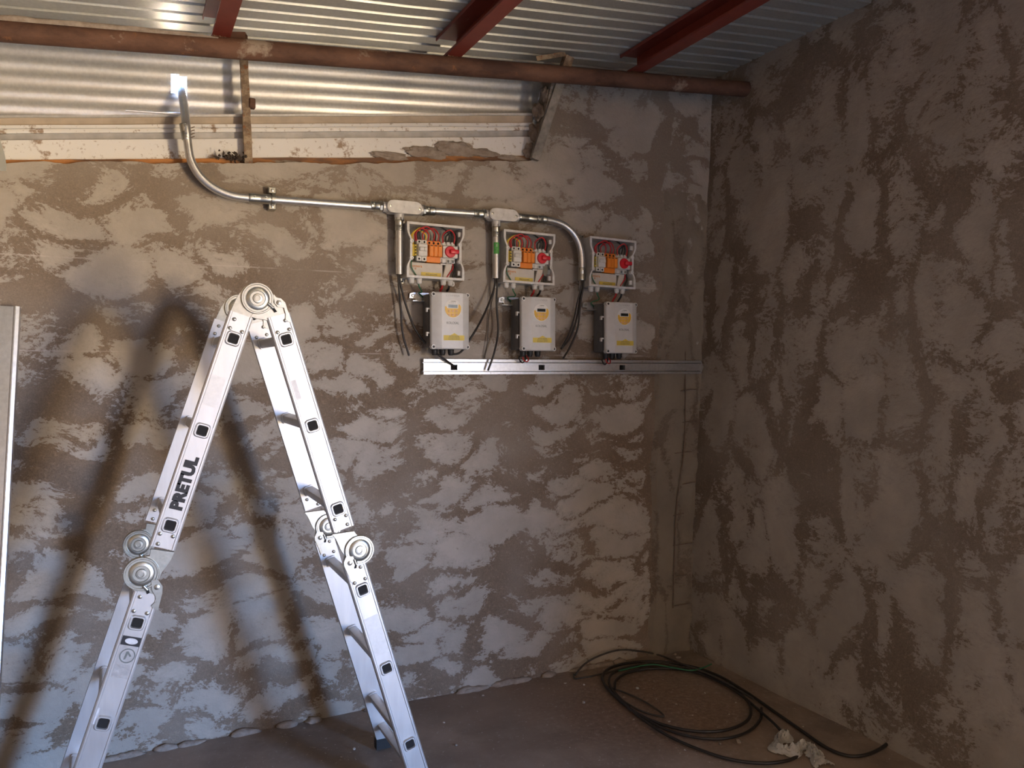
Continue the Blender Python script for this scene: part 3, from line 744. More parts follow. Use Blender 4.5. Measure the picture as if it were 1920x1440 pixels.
# ------------------------------------------------------------------ inverters
IW, IH, ID = .192, .266, .165
def inverter(loc, label):
    o = thing('solar_inverter', label, 'inverter', loc, 'wall mounted inverters')
    hh = IH / 2
    obj('rear_housing', BX(-IW / 2 + .005, IW / 2 - .005, -.118, -.018, -hh + .008, hh - .006, .006, None, 2), 'heatsink_grey', o, 30, True)
    obj('gasket', BX(-IW / 2 + .001, IW / 2 - .001, -.124, -.117, -hh + .003, hh - .003, .002), 'ink_black', o, 30, True)
    prof = [(-IW / 2, -.123), (-IW / 2, -.149), (-.050, -ID), (.058, -ID), (IW / 2, -.152), (IW / 2, -.123)]
    bm = PR(prof, -hh, hh, 'z'); bmesh.ops.recalc_face_normals(bm, faces=bm.faces)
    ed = [e for e in bm.edges if (abs(e.verts[0].co.z) > hh - 1e-4 and e.verts[0].co.z * e.verts[1].co.z > 0 and min(v.co.y for v in e.verts) < -.14) or
          (e.verts[0].co.z * e.verts[1].co.z < 0 and abs(e.verts[0].co.x) > .09)]
    bmesh.ops.bevel(bm, geom=ed, offset=.010, segments=3, profile=.5, affect='EDGES')
    cv = obj('front_cover', bm, 'cover_grey', o, 22, True)
    obj('centre_panel', BX(-.049, .057, -ID - .0006, -ID + .004, -hh + .004, hh - .004), 'cover_panel', cv, 22, True)
    for x in (-1, 1):
        for z in (-1, 1):
            c = obj('corner_post', lathe(bmesh.new(), (x * (IW / 2 - .011), -.148, z * (hh - .011)), [(.0115, -.02), (.0115, .006), (.010, .0075), (.006, .0075), (.0055, 0), (0, 0)], 14), 'cover_panel', cv, 40, True)
            obj('cover_screw', lathe(bmesh.new(), (x * (IW / 2 - .011), -.148, z * (hh - .011)), [(.0060, .0078), (0, .0082)], 12), 'ink_black', c, 40, True)
    # keypad
    kx, kz, ky = .0065, .056, -ID - .0012
    k_ = obj('keypad', lathe(bmesh.new(), (kx, ky + .0012, kz), [(.0435, 0), (.0435, .0016), (.042, .002), (0, .002)], 40), 'keypad_grey', o, 40, True)
    pts = []
    for a in range(0, 41):                                       # yellow leaf covering the lower half
        an = math.radians(165 + (380 - 165) * a / 40); pts.append((kx + .0405 * math.cos(an), kz + .0405 * math.sin(an)))
    pts += [(kx + .030, kz + .022), (kx + .022, kz + .004), (kx - .012, kz + .001)]
    obj('yellow_leaf', PR(pts, ky - .0008, ky - .0016), 'keypad_yellow', k_, 40, True)
    obj('display_frame', BX(kx - .030, kx + .026, ky - .0022, ky - .001, kz + .001, kz + .022), 'keypad_grey', k_, 40, True)
    obj('display', BX(kx - .024, kx + .022, ky - .0030, ky - .002, kz + .004, kz + .0185, .0005), 'screen_dark', k_, 40, True)
    for r in range(2):
        for c in range(3):
            b = obj('button', PR(rrect(.0115, .0115, .0035, 3, kx - .019 + .018 * c, kz - .0105 - .0185 * r), ky - .0016, ky - .0036), 'button_cream', k_, 40, True)
            obj('button_mark', ringprism(bmesh.new(), rrect(.0075, .0075, .0025, 2, kx - .019 + .018 * c, kz - .0105 - .0185 * r), rrect(.0042, .0042, .0015, 2, kx - .019 + .018 * c, kz - .0105 - .0185 * r), ky - .0036, ky - .0039), 'ink_orange', b, 40, True)
    text('keypad_print', 'CONNERA', .0055, 'ink_grey', k_, (kx + .002, ky - .0012, kz + .034))
    text('keypad_print', 'V  A  Hz  %', .006, 'logo_grey', k_, (kx - .002, ky - .0012, kz + .0265))
    text('brand_print', 'CONNERA', .0135, 'logo_grey', cv, (.006, -ID - .0008, hh - .0165), sx=1.05)
    text('model_print', 'KOLOSAL', .0155, 'ink_grey', cv, (.006, -ID - .0008, -.011), sx=.92)
    lb = obj('warning_label', PR([(-.040, -.092), (.064, -.092), (.064, -.068), (.032, -.068), (.014, -.0575), (-.006, -.068), (-.040, -.068)], -ID - .0006, -ID - .0011), 'label_yellow', cv, 30, True)
    text('warning_print', 'ADVERTENCIA', .0075, 'ink_grey', lb, (.012, -ID - .0012, -.0725))
    for q in range(2): text('warning_print', 'ALTA TENSION PELIGRO', .0052, 'ink_grey', lb, (.012, -ID - .0012, -.0800 - .0065 * q))
    # left side clips, mounting bracket, glands
    for z in (.050, -.062):
        bm = bmesh.new(); BX(-IW / 2 - .014, -IW / 2 + .002, -.128, -.112, z + .002, z + .010, .0015, bm); BX(-IW / 2 - .014, -IW / 2 - .007, -.128, -.112, z - .010, z + .008, .0015, bm)
        obj('side_clip', bm, 'rim_grey', o, 30, True)
    br = obj('mounting_bracket', PR([(-.155, .112), (-.152, .134), (-.135, .139), (-.02, .139), (-.02, .098), (-.105, .098), (-.122, .100), (-.128, .110)], -.016, -.010), 'galvanised', o, 30, True)
    obj('bracket_lip', BX(-.150, -.06, -.046, -.012, .095, .0995, .001), 'galvanised', br, 30, True)
    obj('bracket_bolt', lathe(bmesh.new(), (-.138, -.016, .124), [(.008, 0), (.008, .004), (.006, .006), (0, .0062)], 6), 'zinc_steel', br, 30, True)
    for x in (-.055, -.015, .028):
        bm = bmesh.new(); tube(bm, [(x, -.085, -hh + .010), (x, -.085, -hh - .004)], .0165, 8); tube(bm, [(x, -.085, -hh - .004), (x, -.085, -hh - .018), (x, -.085, -hh - .028)], [.0150, .0150, .0105], 14)
        obj('cable_gland', bm, 'black_rubber', o, 30, True)
    return o
iq = [((810, 548), (880, 550), (812, 655), (882, 652)), ((980, 557), (1044, 560), (981, 657), (1043, 655)), ((1138, 568), (1198, 570), (1138, 661), (1197, 659))]
il = ('grey solar pump inverter with pale display, leftmost of three', 'grey solar pump inverter with dark display, middle of three', 'grey solar pump inverter with dark display, nearest the room corner')
invs = []
for k, (q, lab) in enumerate(zip(iq, il)):
    p = mid_of(*q, D - ID); p.y = D - .002
    if k == 0: o = inverter(p, lab)
    else: o = dup(invs[0]); o.location = p; o['label'] = lab
    invs.append(o)
for c in invs[0].children:                                       # its display takes the pale screen colour
    for g_ in c.children:
        if g_.name.startswith('display') and 'frame' not in g_.name:
            g_.data = g_.data.copy(); g_.data.materials[0] = M['screen_pale']

# wires between boxes and inverters
for k, (jb, iv) in enumerate(zip(jbs, invs)):
    j, i = Vector(jb.location), Vector(iv.location); zb = j.z - JH / 2 - .02; zi = i.z + IH / 2 - .012
    w_ = ('left', 'middle', 'right')[k]
    nth = ('leftmost', 'middle', 'rightmost')[k]
    tag(obj('green_wire', TB(spline([(j.x - .074, j.y - .065, zb + .005), (j.x - .070, j.y - .062, zb - .015), (j.x - .052, j.y - .05, zb - .040), (i.x - .115, i.y - .035, zi + .014), (i.x - .085, i.y - .022, zi - .006), (i.x - .062, i.y - .018, zi - .03)], 6), .0032, 7), 'wire_green'),
        'green earth wire from the %s junction box down to its inverter' % nth, 'wire', 'earth wires')
    for n, (x, m, nm) in enumerate(((.049, 'wire_red', 'red'), (.084, 'wire_black', 'black'))):
        tag(obj(nm + '_wire', TB(spline([(j.x + x, j.y - .065, zb + .005), (j.x + x - .004, j.y - .060, zb - .02), (j.x + x - .006, j.y - .045, (zb + zi) / 2), (i.x + .005 + n * .03, i.y - .04, zi + .004), (i.x + .005 + n * .03, i.y - .045, zi - .01)], 6), .0052, 8), m),
            '%s wire between the %s junction box and the inverter below' % (nm, nth), 'wire', 'supply wires')
    if k:
        zb2 = i.z - IH / 2 - .022
        tag(obj('red_wire', TB(spline([(i.x - .055, i.y - .085, zb2), (i.x - .050, i.y - .085, zb2 - .022), (i.x - .025, i.y - .075, zb2 - .030), (i.x - .012, i.y - .06, zb2 - .012), (i.x - .03, i.y - .03, zb2 + .02)], 6), .0032, 7), 'wire_red'),
            'red wire looping under the %s inverter' % nth, 'wire', 'wire loops under inverters')
        tag(obj('black_wire', TB(spline([(i.x - .060, i.y - .080, zb2), (i.x - .072, i.y - .075, zb2 - .012), (i.x - .045, i.y - .06, zb2 - .036), (i.x - .02, i.y - .05, zb2 - .01), (i.x - .03, i.y - .02, zb2 + .02)], 6), .0032, 7), 'wire_black'),
            'black wire looping under the %s inverter' % nth, 'wire', 'wire loops under inverters')

# ------------------------------------------------------------------ galvanised channel on the wall
sA, sB = at(794, 688, D - .03), at(1310, 688, D - .03); zc = (sA.z + sB.z) / 2; hz = .037
ch = thing('metal_channel', 'long galvanised channel fixed level below the three inverters', 'channel', (sA.x, D, zc), None)
x0, x1 = sA.x, XR(zc) - .015
obj('upper_flange', PR([(D - .034, zc + hz), (D - .034, zc + hz - .014), (D - .022, zc + hz - .017), (D - .022, zc + hz - .019), (D - .001, zc + hz - .019), (D - .001, zc + hz)], x0, x1, 'x'), 'galvanised', ch, 20)
obj('lower_flange', PR([(D - .034, zc - hz), (D - .034, zc - hz + .012), (D - .022, zc - hz + .015), (D - .022, zc - hz + .017), (D - .001, zc - hz + .017), (D - .001, zc - hz)], x0, x1, 'x'), 'galvanised', ch, 20)
sl_x = [at(q, 688, D - .03).x for q in (852, 1016, 1167)]
bm = bmesh.new(); za, zb = zc - hz + .017, zc + hz - .019; cuts = [x0]
for s in sl_x: cuts += [s - .020, s + .020]
cuts.append(x1)
for i in range(len(cuts) - 1):
    if i % 2 == 0: BX(cuts[i], cuts[i + 1], D - .032, D - .028, za, zb, 0, bm)
    else:
        BX(cuts[i], cuts[i + 1], D - .032, D - .028, za, za + .004, 0, bm); BX(cuts[i], cuts[i + 1], D - .032, D - .028, zb - .008, zb, 0, bm)
bmesh.ops.remove_doubles(bm, verts=bm.verts, dist=1e-5)
obj('web', bm, 'galvanised', ch, 20)
for s in sl_x:
    obj('slot_back', BX(s - .024, s + .024, D - .010, D - .006, za, zb), 'dark_hollow', ch)
    obj('slot_tab', BX(s + .014, s + .022, D - .034, D - .012, za + .004, zb - .008), 'galvanised', ch)
for q in (797, 915, 1063, 1200):
    x = at(q, 688, D - .03).x + .012
    for z in (zc + hz - .007, zc - hz + .006):
        obj('rivet', lathe(bmesh.new(), (x, D - .034, z), [(.0035, 0), (.003, .0015), (0, .002)], 8), 'zinc_steel', ch)
obj('end_fold', PR([(x1 - .002, zc - hz), (x1 + .018, zc + .0), (x1 - .002, zc + hz)], D - .033, D - .006), 'galvanised', ch)

# ------------------------------------------------------------------ cables from the conduits
def cable(label, pts, r=.0052, mat='cable_black', group='black cables hanging from conduits', name='cable'):
    return tag(obj(name, TB(spline(pts, 8), r, 8), mat, None, 60), label, 'cable', group)
e1, e2, e3 = V(B1.x + H1, YC, at(752, 515, YC).z), V(B2.x + H2, YC, at(930, 522, YC).z), at(1091, 526, YC)
Yc = D - .05
cable('short cable hanging straight with a loose end below the leftmost conduit', [e1 + V(-.004, 0, .03), e1 + V(-.004, 0, -.03), at(751, 575, Yc), at(755, 625, Yc), at(767, 667, Yc)])
cable('cable curving from the leftmost conduit into the first channel slot', [e1 + V(.004, 0, .03), e1 + V(.002, -.004, -.03), at(761, 572, Yc), at(779, 618, Yc - .01), at(806, 652, Yc - .015), at(834, 674, Yc - .01), at(852, 687, D - .024)])
cable('cable swinging left from the middle conduit to the leftmost inverter', [e2 + V(-.007, 0, .03), e2 + V(-.008, -.004, -.03), at(920, 560, Yc - .02), at(905, 595, Yc - .04), at(885, 630, Yc - .07), V(invs[0].location.x + .075, D - .10, invs[0].location.z - IH / 2 - .010), V(invs[0].location.x + .028, D - .087, invs[0].location.z - IH / 2 - .024)])
cable('cable hanging from the middle conduit across the metal channel', [e2 + V(.004, 0, .03), e2 + V(.004, -.004, -.03), at(931, 570, Yc), at(934, 620, Yc), at(927, 660, Yc - .015), at(915, 695, Yc - .012)])
cable('thin cable hanging straight behind the middle conduit', [e2 + V(-.002, .006, .03), e2 + V(-.004, .008, -.05), at(917, 590, D - .018), at(914, 640, D - .018), at(909, 671, D - .02)], .0022, 'cable_dusty')
cable('longest of three cables fanning from the conduit elbow', [e3 + V(.006, 0, .03), e3 + V(.005, -.003, -.03), at(1088, 570, Yc), at(1083, 615, Yc), at(1070, 648, Yc), at(1056, 672, Yc - .005)])
cable('middle of three cables fanning from the conduit elbow', [e3 + V(0, .003, .03), e3 + V(0, .003, -.03), at(1086, 570, Yc + .012), at(1079, 605, Yc + .012), at(1068, 635, Yc + .012), at(1052, 654, Yc + .012)])
cable('leftmost of three cables fanning from the conduit elbow', [e3 + V(-.006, -.004, .03), e3 + V(-.006, -.004, -.03), at(1083, 565, Yc), at(1076, 598, Yc), at(1066, 628, Yc), at(1054, 650, Yc)], .0045)

# ------------------------------------------------------------------ folding ladder
YF, YR = 2.78, 3.25
lad = thing('folding_ladder', 'folded aluminium multi-position ladder standing as an A-frame', 'ladder', (.39, (YF + YR) / 2, 0))
RW, RTK = .078, .026
Lup, Llo = V(.330, 0, 1.700), V(-.159, 0, .203)                 # rung line, left side
Rup, Rlo = V(.500, 0, 1.700), V(.934, 0, .231)
def rail_obj(name, p, q, Y, out):
    """hollow rail between p and q (x,z) with raised edges on the outer face; out=-1 faces the viewer"""
    d = (q - p).normalized(); s = V(d.z, 0, -d.x); y0, y1 = Y - RTK / 2, Y + RTK / 2
    hw = RW / 2; bm = bmesh.new()
    prof = [(-hw, y1), (-hw, y0), (-hw + .004, y0 - .0025), (-hw + .009, y0 - .0025), (-hw + .011, y0), (hw - .011, y0), (hw - .009, y0 - .0025), (hw - .004, y0 - .0025), (hw, y0), (hw, y1)]
    if out > 0: prof = [(a, 2 * Y - b) for a, b in prof]
    A = [bm.verts.new(p + s * a + V(0, b, 0)) for a, b in prof]; B = [bm.verts.new(q + s * a + V(0, b, 0)) for a, b in prof]
    n = len(prof); bm.faces.new(A); bm.faces.new(B)
    for k in range(n): bm.faces.new((A[k], A[(k + 1) % n], B[(k + 1) % n], B[k]))
    return obj(name, bm, 'aluminium', lad, 20)
def frame_of(p, q):
    d = (q - p).normalized(); s = V(-d.z, 0, d.x)
    if s.x < 0: s = -s
    return d, s
def socket(c, d, s, Y, parent):
    """raised square collar of a rung on the outer face, with the dark tube end"""
    f = Y - RTK / 2
    def tr(pts): return [(c.x + s.x * a + (-d.x) * b, c.z + s.z * a + (-d.z) * b) for a, b in pts]
    so = obj('rung_collar', collar(bmesh.new(), tr(rrect(.049, .049, .013, 4)), tr(rrect(.041, .041, .010, 4)), tr(rrect(.034, .034, .007, 4)), tr(rrect(.029, .029, .006, 4)), f + .0005, f - .0065), 'aluminium', parent, 40)
    obj('rung_bore', PR(tr(rrect(.0292, .0292, .006, 4)), f + .002, f - .0008), 'dark_hollow', so, 40)
def rung(c, d, s):
    def tr(pts): return [(c.x + s.x * a + (-d.x) * b, c.z + s.z * a + (-d.z) * b) for a, b in pts]
    o = obj('rung', PR(tr(rrect(.034, .034, .006, 2)), YF + RTK / 2 - .002, YR - RTK / 2 + .002), 'aluminium', lad, 40)
    for k in (YF + RTK / 2, YR - RTK / 2 - .012): obj('rung_sleeve', PR(tr(rrect(.042, .042, .010, 2)), k, k + .012), 'aluminium', o, 40)
def rivet(x, z, f, parent): obj('rivet', lathe(bmesh.new(), (x, f, z), [(.0066, 0), (.0060, .003), (.0035, .0048), (0, .0053)], 10), 'zinc_steel', parent)
HT, HL, HR = V(.408, 0, 1.835), V(.050, 0, .955), V(.750, 0, .960)
sides = (('L', Lup, Llo, HL, -1), ('R', Rup, Rlo, HR, 1))
disc_prof = [(.0525, -.012), (.0525, .004), (.051, .006), (.047, .006), (.045, .003), (.039, .003), (.036, .0065), (.026, .0075), (.024, .004), (.0165, .004), (.0145, .0085), (.0085, .009), (.008, .006), (0, .006)]
def hinge_plate(p, q, Y, w0, w1, parent, name='hinge_plate'):
    """tapering steel plate from p (width w0) to q (width w1)"""
    d, s = frame_of(p, q); th = .010
    return obj(name, PR([(p.x - s.x * w0 / 2, p.z - s.z * w0 / 2), (p.x + s.x * w0 / 2, p.z + s.z * w0 / 2), (q.x + s.x * w1 / 2, q.z + s.z * w1 / 2), (q.x - s.x * w1 / 2, q.z - s.z * w1 / 2)], Y - th, Y + th), 'zinc_steel', parent, 30)
for Y, front in ((YF, True), (YR, False)):
    f = Y - RTK / 2
    for tagk, up, lo, H, sg in sides:
        d, s = frame_of(up, lo)
        def on(t): return up + d * t                             # distance along the rail from the first rung
        rs = (lo - up).length / 5
        a0, a1, b0, b1 = -.085, 2 * rs + .075, 3 * rs - .095, 5 * rs + .19
        if front: b1 = min(b1, (up.z - .035) / abs(d.z))
        else: b1 = (up.z - .035) / abs(d.z)
        r1 = rail_obj('upper_rail', on(a0), on(a1), Y, -1 if front else 1); r2 = rail_obj('lower_rail', on(b0), on(b1), Y, -1 if front else 1)
        fx = on(b1)
        bm = bmesh.new(); box(bm, (fx.x, Y, .0), (.094, .046, .002), None); bm.clear()
        q0, q1 = on(b1 - .012), on(b1 + .012)
        obj('rubber_foot', PR([(q0.x - .043, q0.z), (q0.x + .043, q0.z), (fx.x + .046, .004), (fx.x - .046, .004)], Y - .018, Y + .018), 'black_rubber', lad)
        # riveted tongues: thin plates on the rail face
        if front:
            for k in range(6): socket(on(k * rs), d, s, Y, r1 if k < 3 else r2)
        for t0, t1, par in ((-.062, -.030, r1), (2 * rs + .032, 2 * rs + .064, r1), (3 * rs - .080, 3 * rs - .034, r2)):
            hi = t0 if t0 < 0 or t0 > 2.5 * rs else t1; near = t1 if hi == t0 else t0
            c = on(hi) + s * .016 * sg; rivet(c.x, c.z, f - .0005, par)
            for e in (-.020, .020):
                c = on(near) + s * e; rivet(c.x, c.z, f - .0005, par)
    # pressed steel hinge plates, discs and lock levers; outlines lie in the plane of the front rails
    def flatpoly(pts, sc, off): return [(q.x, q.z) for q in (at(off[0] + a * sc, off[1] + b * sc, YF) for a, b in pts)]
    K1, K2, K3 = (.1805, (360, 500)), (.2778, (200, 740)), (.2778, (500, 740))
    for H, nm, pa, pb, ear, pivot, slot, K in (
        (HT, 'top', [(395, 500), (398, 462), (470, 310), (545, 210), (640, 180), (760, 330), (700, 440), (655, 490), (605, 540)],
         [(605, 520), (700, 400), (845, 290), (935, 420), (965, 520), (960, 560), (800, 560), (660, 540)],
         [(835, 300), (870, 325), (915, 335), (958, 375), (978, 440), (1000, 505), (1024, 582), (990, 575), (962, 545), (965, 500), (945, 430), (880, 420), (850, 380)], (893, 378), ((795, 400), (820, 395), (878, 470), (850, 480)), K1),
        (HL, 'left', [(300, 1040), (455, 1060), (428, 1120), (375, 1190), (350, 1240), (250, 1200), (200, 1100), (290, 1085)],
         [(150, 1260), (200, 1345), (190, 1400), (330, 1410), (330, 1350), (345, 1260), (300, 1200), (200, 1200)],
         [(300, 1245), (345, 1240), (376, 1285), (374, 1330), (345, 1445), (312, 1432), (300, 1415), (332, 1385), (328, 1350), (305, 1310)], (338, 1290), ((258, 1290), (275, 1282), (290, 1330), (270, 1340)), K2),
        (HR, 'right', [(440, 940), (585, 920), (605, 945), (640, 1000), (560, 1080), (528, 1090), (500, 1050), (465, 975)],
         [(528, 1085), (590, 1060), (650, 1090), (650, 1130), (668, 1180), (660, 1200), (555, 1225), (520, 1150)],
         [(530, 1085), (575, 1085), (592, 1130), (575, 1175), (558, 1200), (572, 1235), (560, 1262), (545, 1215), (515, 1150), (512, 1125)], (553, 1130), ((590, 1110), (606, 1108), (600, 1165), (584, 1168)), K3)):
        dy = Y - YF
        hg = obj('hinge_disc', lathe(bmesh.new(), (H.x, f + .002, H.z), disc_prof, 36), 'zinc_steel', lad, 45)
        obj('hinge_plate', PR(flatpoly(pa, *K), Y - .009, Y + .009), 'zinc_steel', lad, 30)
        obj('hinge_plate', PR(flatpoly(pb, *K), Y - .0115, Y + .0115), 'zinc_steel', lad, 30)
        lv = obj('lock_lever', PR(flatpoly(ear, *K), f + .004, f - .0050), 'zinc_steel', hg, 30)
        (cx, cz), = flatpoly([pivot], *K); obj('lever_pivot', lathe(bmesh.new(), (cx, f - .0050, cz), [(.0085, 0), (.008, .003), (.004, .0045), (0, .0048)], 14), 'zinc_steel', lv)
        sp = flatpoly(slot, *K); obj('lock_slot', PR(sp, f + .003, f - .0012), 'dark_hollow', lv, 30)
        obj('lock_pin', TB([(sp[0][0] - .004, f - .004, sp[0][1] + .004), ((sp[0][0] + sp[2][0]) / 2, f - .004, (sp[0][1] + sp[2][1]) / 2)], .0055, 10), 'zinc_steel', lv)
for tagk, up, lo, H, sg in sides:
    d, s = frame_of(up, lo); rs = (lo - up).length / 5
    for k in range(6): rung(up + d * rs * k, d, s)
    c = up + d * (rs * 5 + .135); 
    def tr(pts): return [(c.x + s.x * a + (-d.x) * b, c.z + s.z * a + (-d.z) * b) for a, b in pts]
    obj('foot_bar', PR(tr(rrect(.034, .026, .005, 2)), YF + RTK / 2 - .002, YR - RTK / 2 + .002), 'aluminium', lad, 40)
# lettering and stickers on the front rails
def rail_mtx(c, d, s, f):
    """maps text x along the rail upwards, text y to the left of that"""
    u = -d; v = Vector((0, -1, 0)).cross(u)
    m = Matrix(((u.x, v.x, 0, c.x), (u.y, v.y, -1, f), (u.z, v.z, 0, c.z), (0, 0, 0, 1)))
    return m
d, s = frame_of(Lup, Llo); rs = (Llo - Lup).length / 5; fY = YF - RTK / 2
def on_l(t, e=0.0): return Lup + d * t + s * e
lo_ = wl(lad)
c = on_l(1.56 * rs, .002)
o = text('maker_lettering', 'PRETUL', .049, 'ink_black', lad, (0, 0, 0), bold=.0034, sx=1.0, mtx=Matrix.Translation(-lo_) @ rail_mtx(c, d, s, fY - .0008) @ Matrix.Diagonal((1.04, 1, 1, 1)))
o['label'] = 'black block lettering'
def patch(name, t0, t1, e0, e1, mat, dd=.0006, par=lad, side='L', rr=0.0):
    dd_, ss_, u0 = (d, s, Lup) if side == 'L' else (*frame_of(Rup, Rlo), Rup)
    q = [u0 + dd_ * t + ss_ * e for t, e in ((t0, e0), (t0, e1), (t1, e1), (t1, e0))]
    return obj(name, PR([(p.x, p.z) for p in q], fY, fY - dd), mat, par)
st = patch('paper_sticker', 3.14 * rs, 3.55 * rs, -.022, .026, 'foil')
hd = patch('sticker_header', 3.14 * rs, 3.23 * rs, -.027, .028, 'ink_black', .0010, st)
cc = on_l(3.185 * rs, .002)
obj('oval_mark', PR([(cc.x + .019 * math.cos(a * .3142) * s.x + .0095 * math.sin(a * .3142) * -d.x, cc.z + .019 * math.cos(a * .3142) * s.z + .0095 * math.sin(a * .3142) * -d.z) for a in range(20)], fY - .0010, fY - .0014), 'sticker_paper', hd)
cc = on_l(3.33 * rs, .004)
obj('round_emblem', ringprism(bmesh.new(), [(cc.x + .023 * math.cos(a * .262), cc.z + .023 * math.sin(a * .262)) for a in range(24)], [(cc.x + .0195 * math.cos(a * .262), cc.z + .0195 * math.sin(a * .262)) for a in range(24)], fY - .0006, fY - .0011), 'ink_grey', st)
obj('emblem_stroke', PR([(cc.x - .012, cc.z - .010), (cc.x - .006, cc.z - .010), (cc.x + .002, cc.z + .006), (cc.x + .006, cc.z - .004), (cc.x + .012, cc.z - .004), (cc.x + .004, cc.z + .014), (cc.x - .002, cc.z + .014)], fY - .0006, fY - .0011), 'ink_grey', st)
p1 = patch('paper_sticker', 4.72 * rs, 4.82 * rs, -.020, .026, 'foil')
patch('torn_sticker', 3.86 * rs, 4.02 * rs, -.037, -.022, 'sticker_paper'); patch('torn_sticker', 4.79 * rs, 4.83 * rs, .010, .030, 'ink_black')
patch('faded_label', .42 * rs, .74 * rs, -.026, .020, 'aluminium_cast', .0004)
patch('faded_label', .44 * rs, .66 * rs, -.026, -.008, 'sticker_paper', .0004, lad, 'R')
patch('faded_label', 3.25 * rs, 3.72 * rs, -.026, .026, 'aluminium_cast', .0004, lad, 'R')

# ------------------------------------------------------------------ metal stud leaning at the left edge
tp = at(13, 574, D - .05); bt = fl(-44, 1580, 0.0)
d3 = (tp - bt).normalized(); sx_ = V(1, 0, 0); sx_ = (sx_ - d3 * sx_.dot(d3)).normalized(); ny_ = d3.cross(sx_).normalized()
if ny_.y > 0: ny_ = -ny_
stu = thing('metal_stud', 'galvanised metal stud leaning on the wall at the left edge', 'metal stud', bt)
def chan(prof):
    bm = bmesh.new(); A = [bm.verts.new(bt + sx_ * a + ny_ * b) for a, b in prof]; B = [bm.verts.new(tp + sx_ * a + ny_ * b) for a, b in prof]
    n = len(prof)
    for k in range(n): bm.faces.new((A[k], A[(k + 1) % n], B[(k + 1) % n], B[k]))
    bm.faces.new(A); bm.faces.new(B); return bm
obj('stud_web', chan([(-.075, .0), (.022, .0), (.026, .006), (.030, .006), (.030, .002), (.024, -.003), (-.075, -.003)]), 'galvanised', stu, 15)
obj('stud_flange', chan([(.030, .008), (.042, .004), (.044, -.030), (.042, -.030), (.040, .002), (.030, .005)]), 'galvanised', stu, 15)
obj('stud_flange', chan([(-.075, .004), (-.072, .004), (-.072, -.030), (-.075, -.030)]), 'galvanised', stu, 15)

# ------------------------------------------------------------------ tie wires left sticking out of the corner column
for k, (x, y, dx, dy) in enumerate(((1276, 733, 30, -3), (1280, 792, 26, -2), (1265, 850, 32, -3), (1280, 908, 24, -4), (1262, 967, 20, -4), (1262, 1023, 36, -5), (1264, 1082, 22, -4), (1264, 1136, 30, -5))):
    a = at(x, y, D - .026); b = at(x + dx, y + dy, D - .034)
    tag(obj('tie_wire', TB([a, (a + b) / 2 + V(0, -.012, .004), b], .0029, 6), 'tie_wire'), 'short rusty tie wire on the corner column, %s' % ('topmost of eight', 'second from the top', 'third from the top', 'fourth from the top', 'fourth from the bottom', 'third from the bottom', 'second from the bottom', 'lowest of eight')[k], 'wire', 'tie wires in the corner column')
a, b, c = at(1286, 650, D - .022), at(1282, 850, D - .030), at(1262, 1140, D - .032)
tag(obj('reinforcing_bar', TB(spline([a + V(0, .004, 0), at(1285, 760, D - .026), b, at(1268, 960, D - .030), c], 6), .0034, 6), 'tie_wire'), 'long thin rusty bar running down the corner column', 'bar')

# ------------------------------------------------------------------ cable coil, bag and rubble on the floor
def fp(L, z0=.008, z1=None):
    n = len(L); return [fl(x, y, z0 + ((z1 if z1 is not None else z0) - z0) * i / max(1, n - 1)) for i, (x, y) in enumerate(L)]
def fcable(label, L, r, z0, z1=None, mat='cable_dusty'):
    return tag(obj('floor_cable', TB(spline(fp(L, z0, z1), 7), r, 8), mat, None, 60), label, 'cable', 'cables coiled on the floor')
fcable('thick black floor cable ending in an upturned tip by the right wall', [(1674, 1384), (1655, 1401), (1625, 1415), (1590, 1417), (1550, 1402), (1500, 1368), (1450, 1333), (1400, 1298), (1345, 1266), (1290, 1248), (1230, 1240), (1180, 1243), (1145, 1252), (1130, 1266), (1133, 1282), (1150, 1302), (1180, 1328), (1215, 1348), (1262, 1364), (1315, 1372), (1365, 1368), (1400, 1352), (1408, 1330), (1396, 1308), (1362, 1283), (1315, 1263), (1265, 1254), (1215, 1254), (1175, 1262), (1155, 1276), (1152, 1292)], .0072, .012, .020, 'cable_black')
fcable('black floor cable looping widest around the bare patch', [(1470, 1378), (1455, 1360), (1425, 1333), (1385, 1300), (1340, 1274), (1290, 1257), (1235, 1249), (1185, 1251), (1150, 1262), (1142, 1280), (1158, 1306), (1195, 1338), (1245, 1366), (1300, 1382), (1355, 1385), (1400, 1373), (1425, 1350), (1428, 1328)], .0062, .022, .012, 'cable_black')
fcable('black floor cable whose tail sweeps under the white bag', [(1150, 1295), (1168, 1316), (1200, 1345), (1250, 1378), (1310, 1405), (1370, 1424), (1430, 1431), (1475, 1426), (1500, 1416)], .0066, .022, .008, 'cable_black')
fcable('grey floor cable looping out to the left along the back wall', [(1075, 1264), (1078, 1272), (1096, 1270), (1130, 1263), (1180, 1250), (1225, 1242), (1285, 1252), (1335, 1270)], .0045, .007, .020)
arcp = [fl(1078, 1266, .006)] + [at(x, y, D - .035) for x, y in ((1094, 1247), (1120, 1231), (1160, 1219), (1200, 1221), (1238, 1229))] + [fl(1282, 1246, .03), fl(1325, 1262, .032), fl(1372, 1286, .032), fl(1412, 1310, .03)]
tag(obj('floor_cable', TB(spline(arcp, 7), .0050, 8), 'cable_dusty', None, 60), 'grey floor cable rising in a high arc against the back wall', 'cable', 'cables coiled on the floor')
fcable('thin floor cable folded into a pointed hairpin inside the coil', [(1140, 1258), (1128, 1270), (1138, 1286), (1165, 1296), (1200, 1311), (1230, 1329), (1244, 1341), (1238, 1343), (1205, 1334), (1175, 1318), (1160, 1306)], .0042, .016, .012)
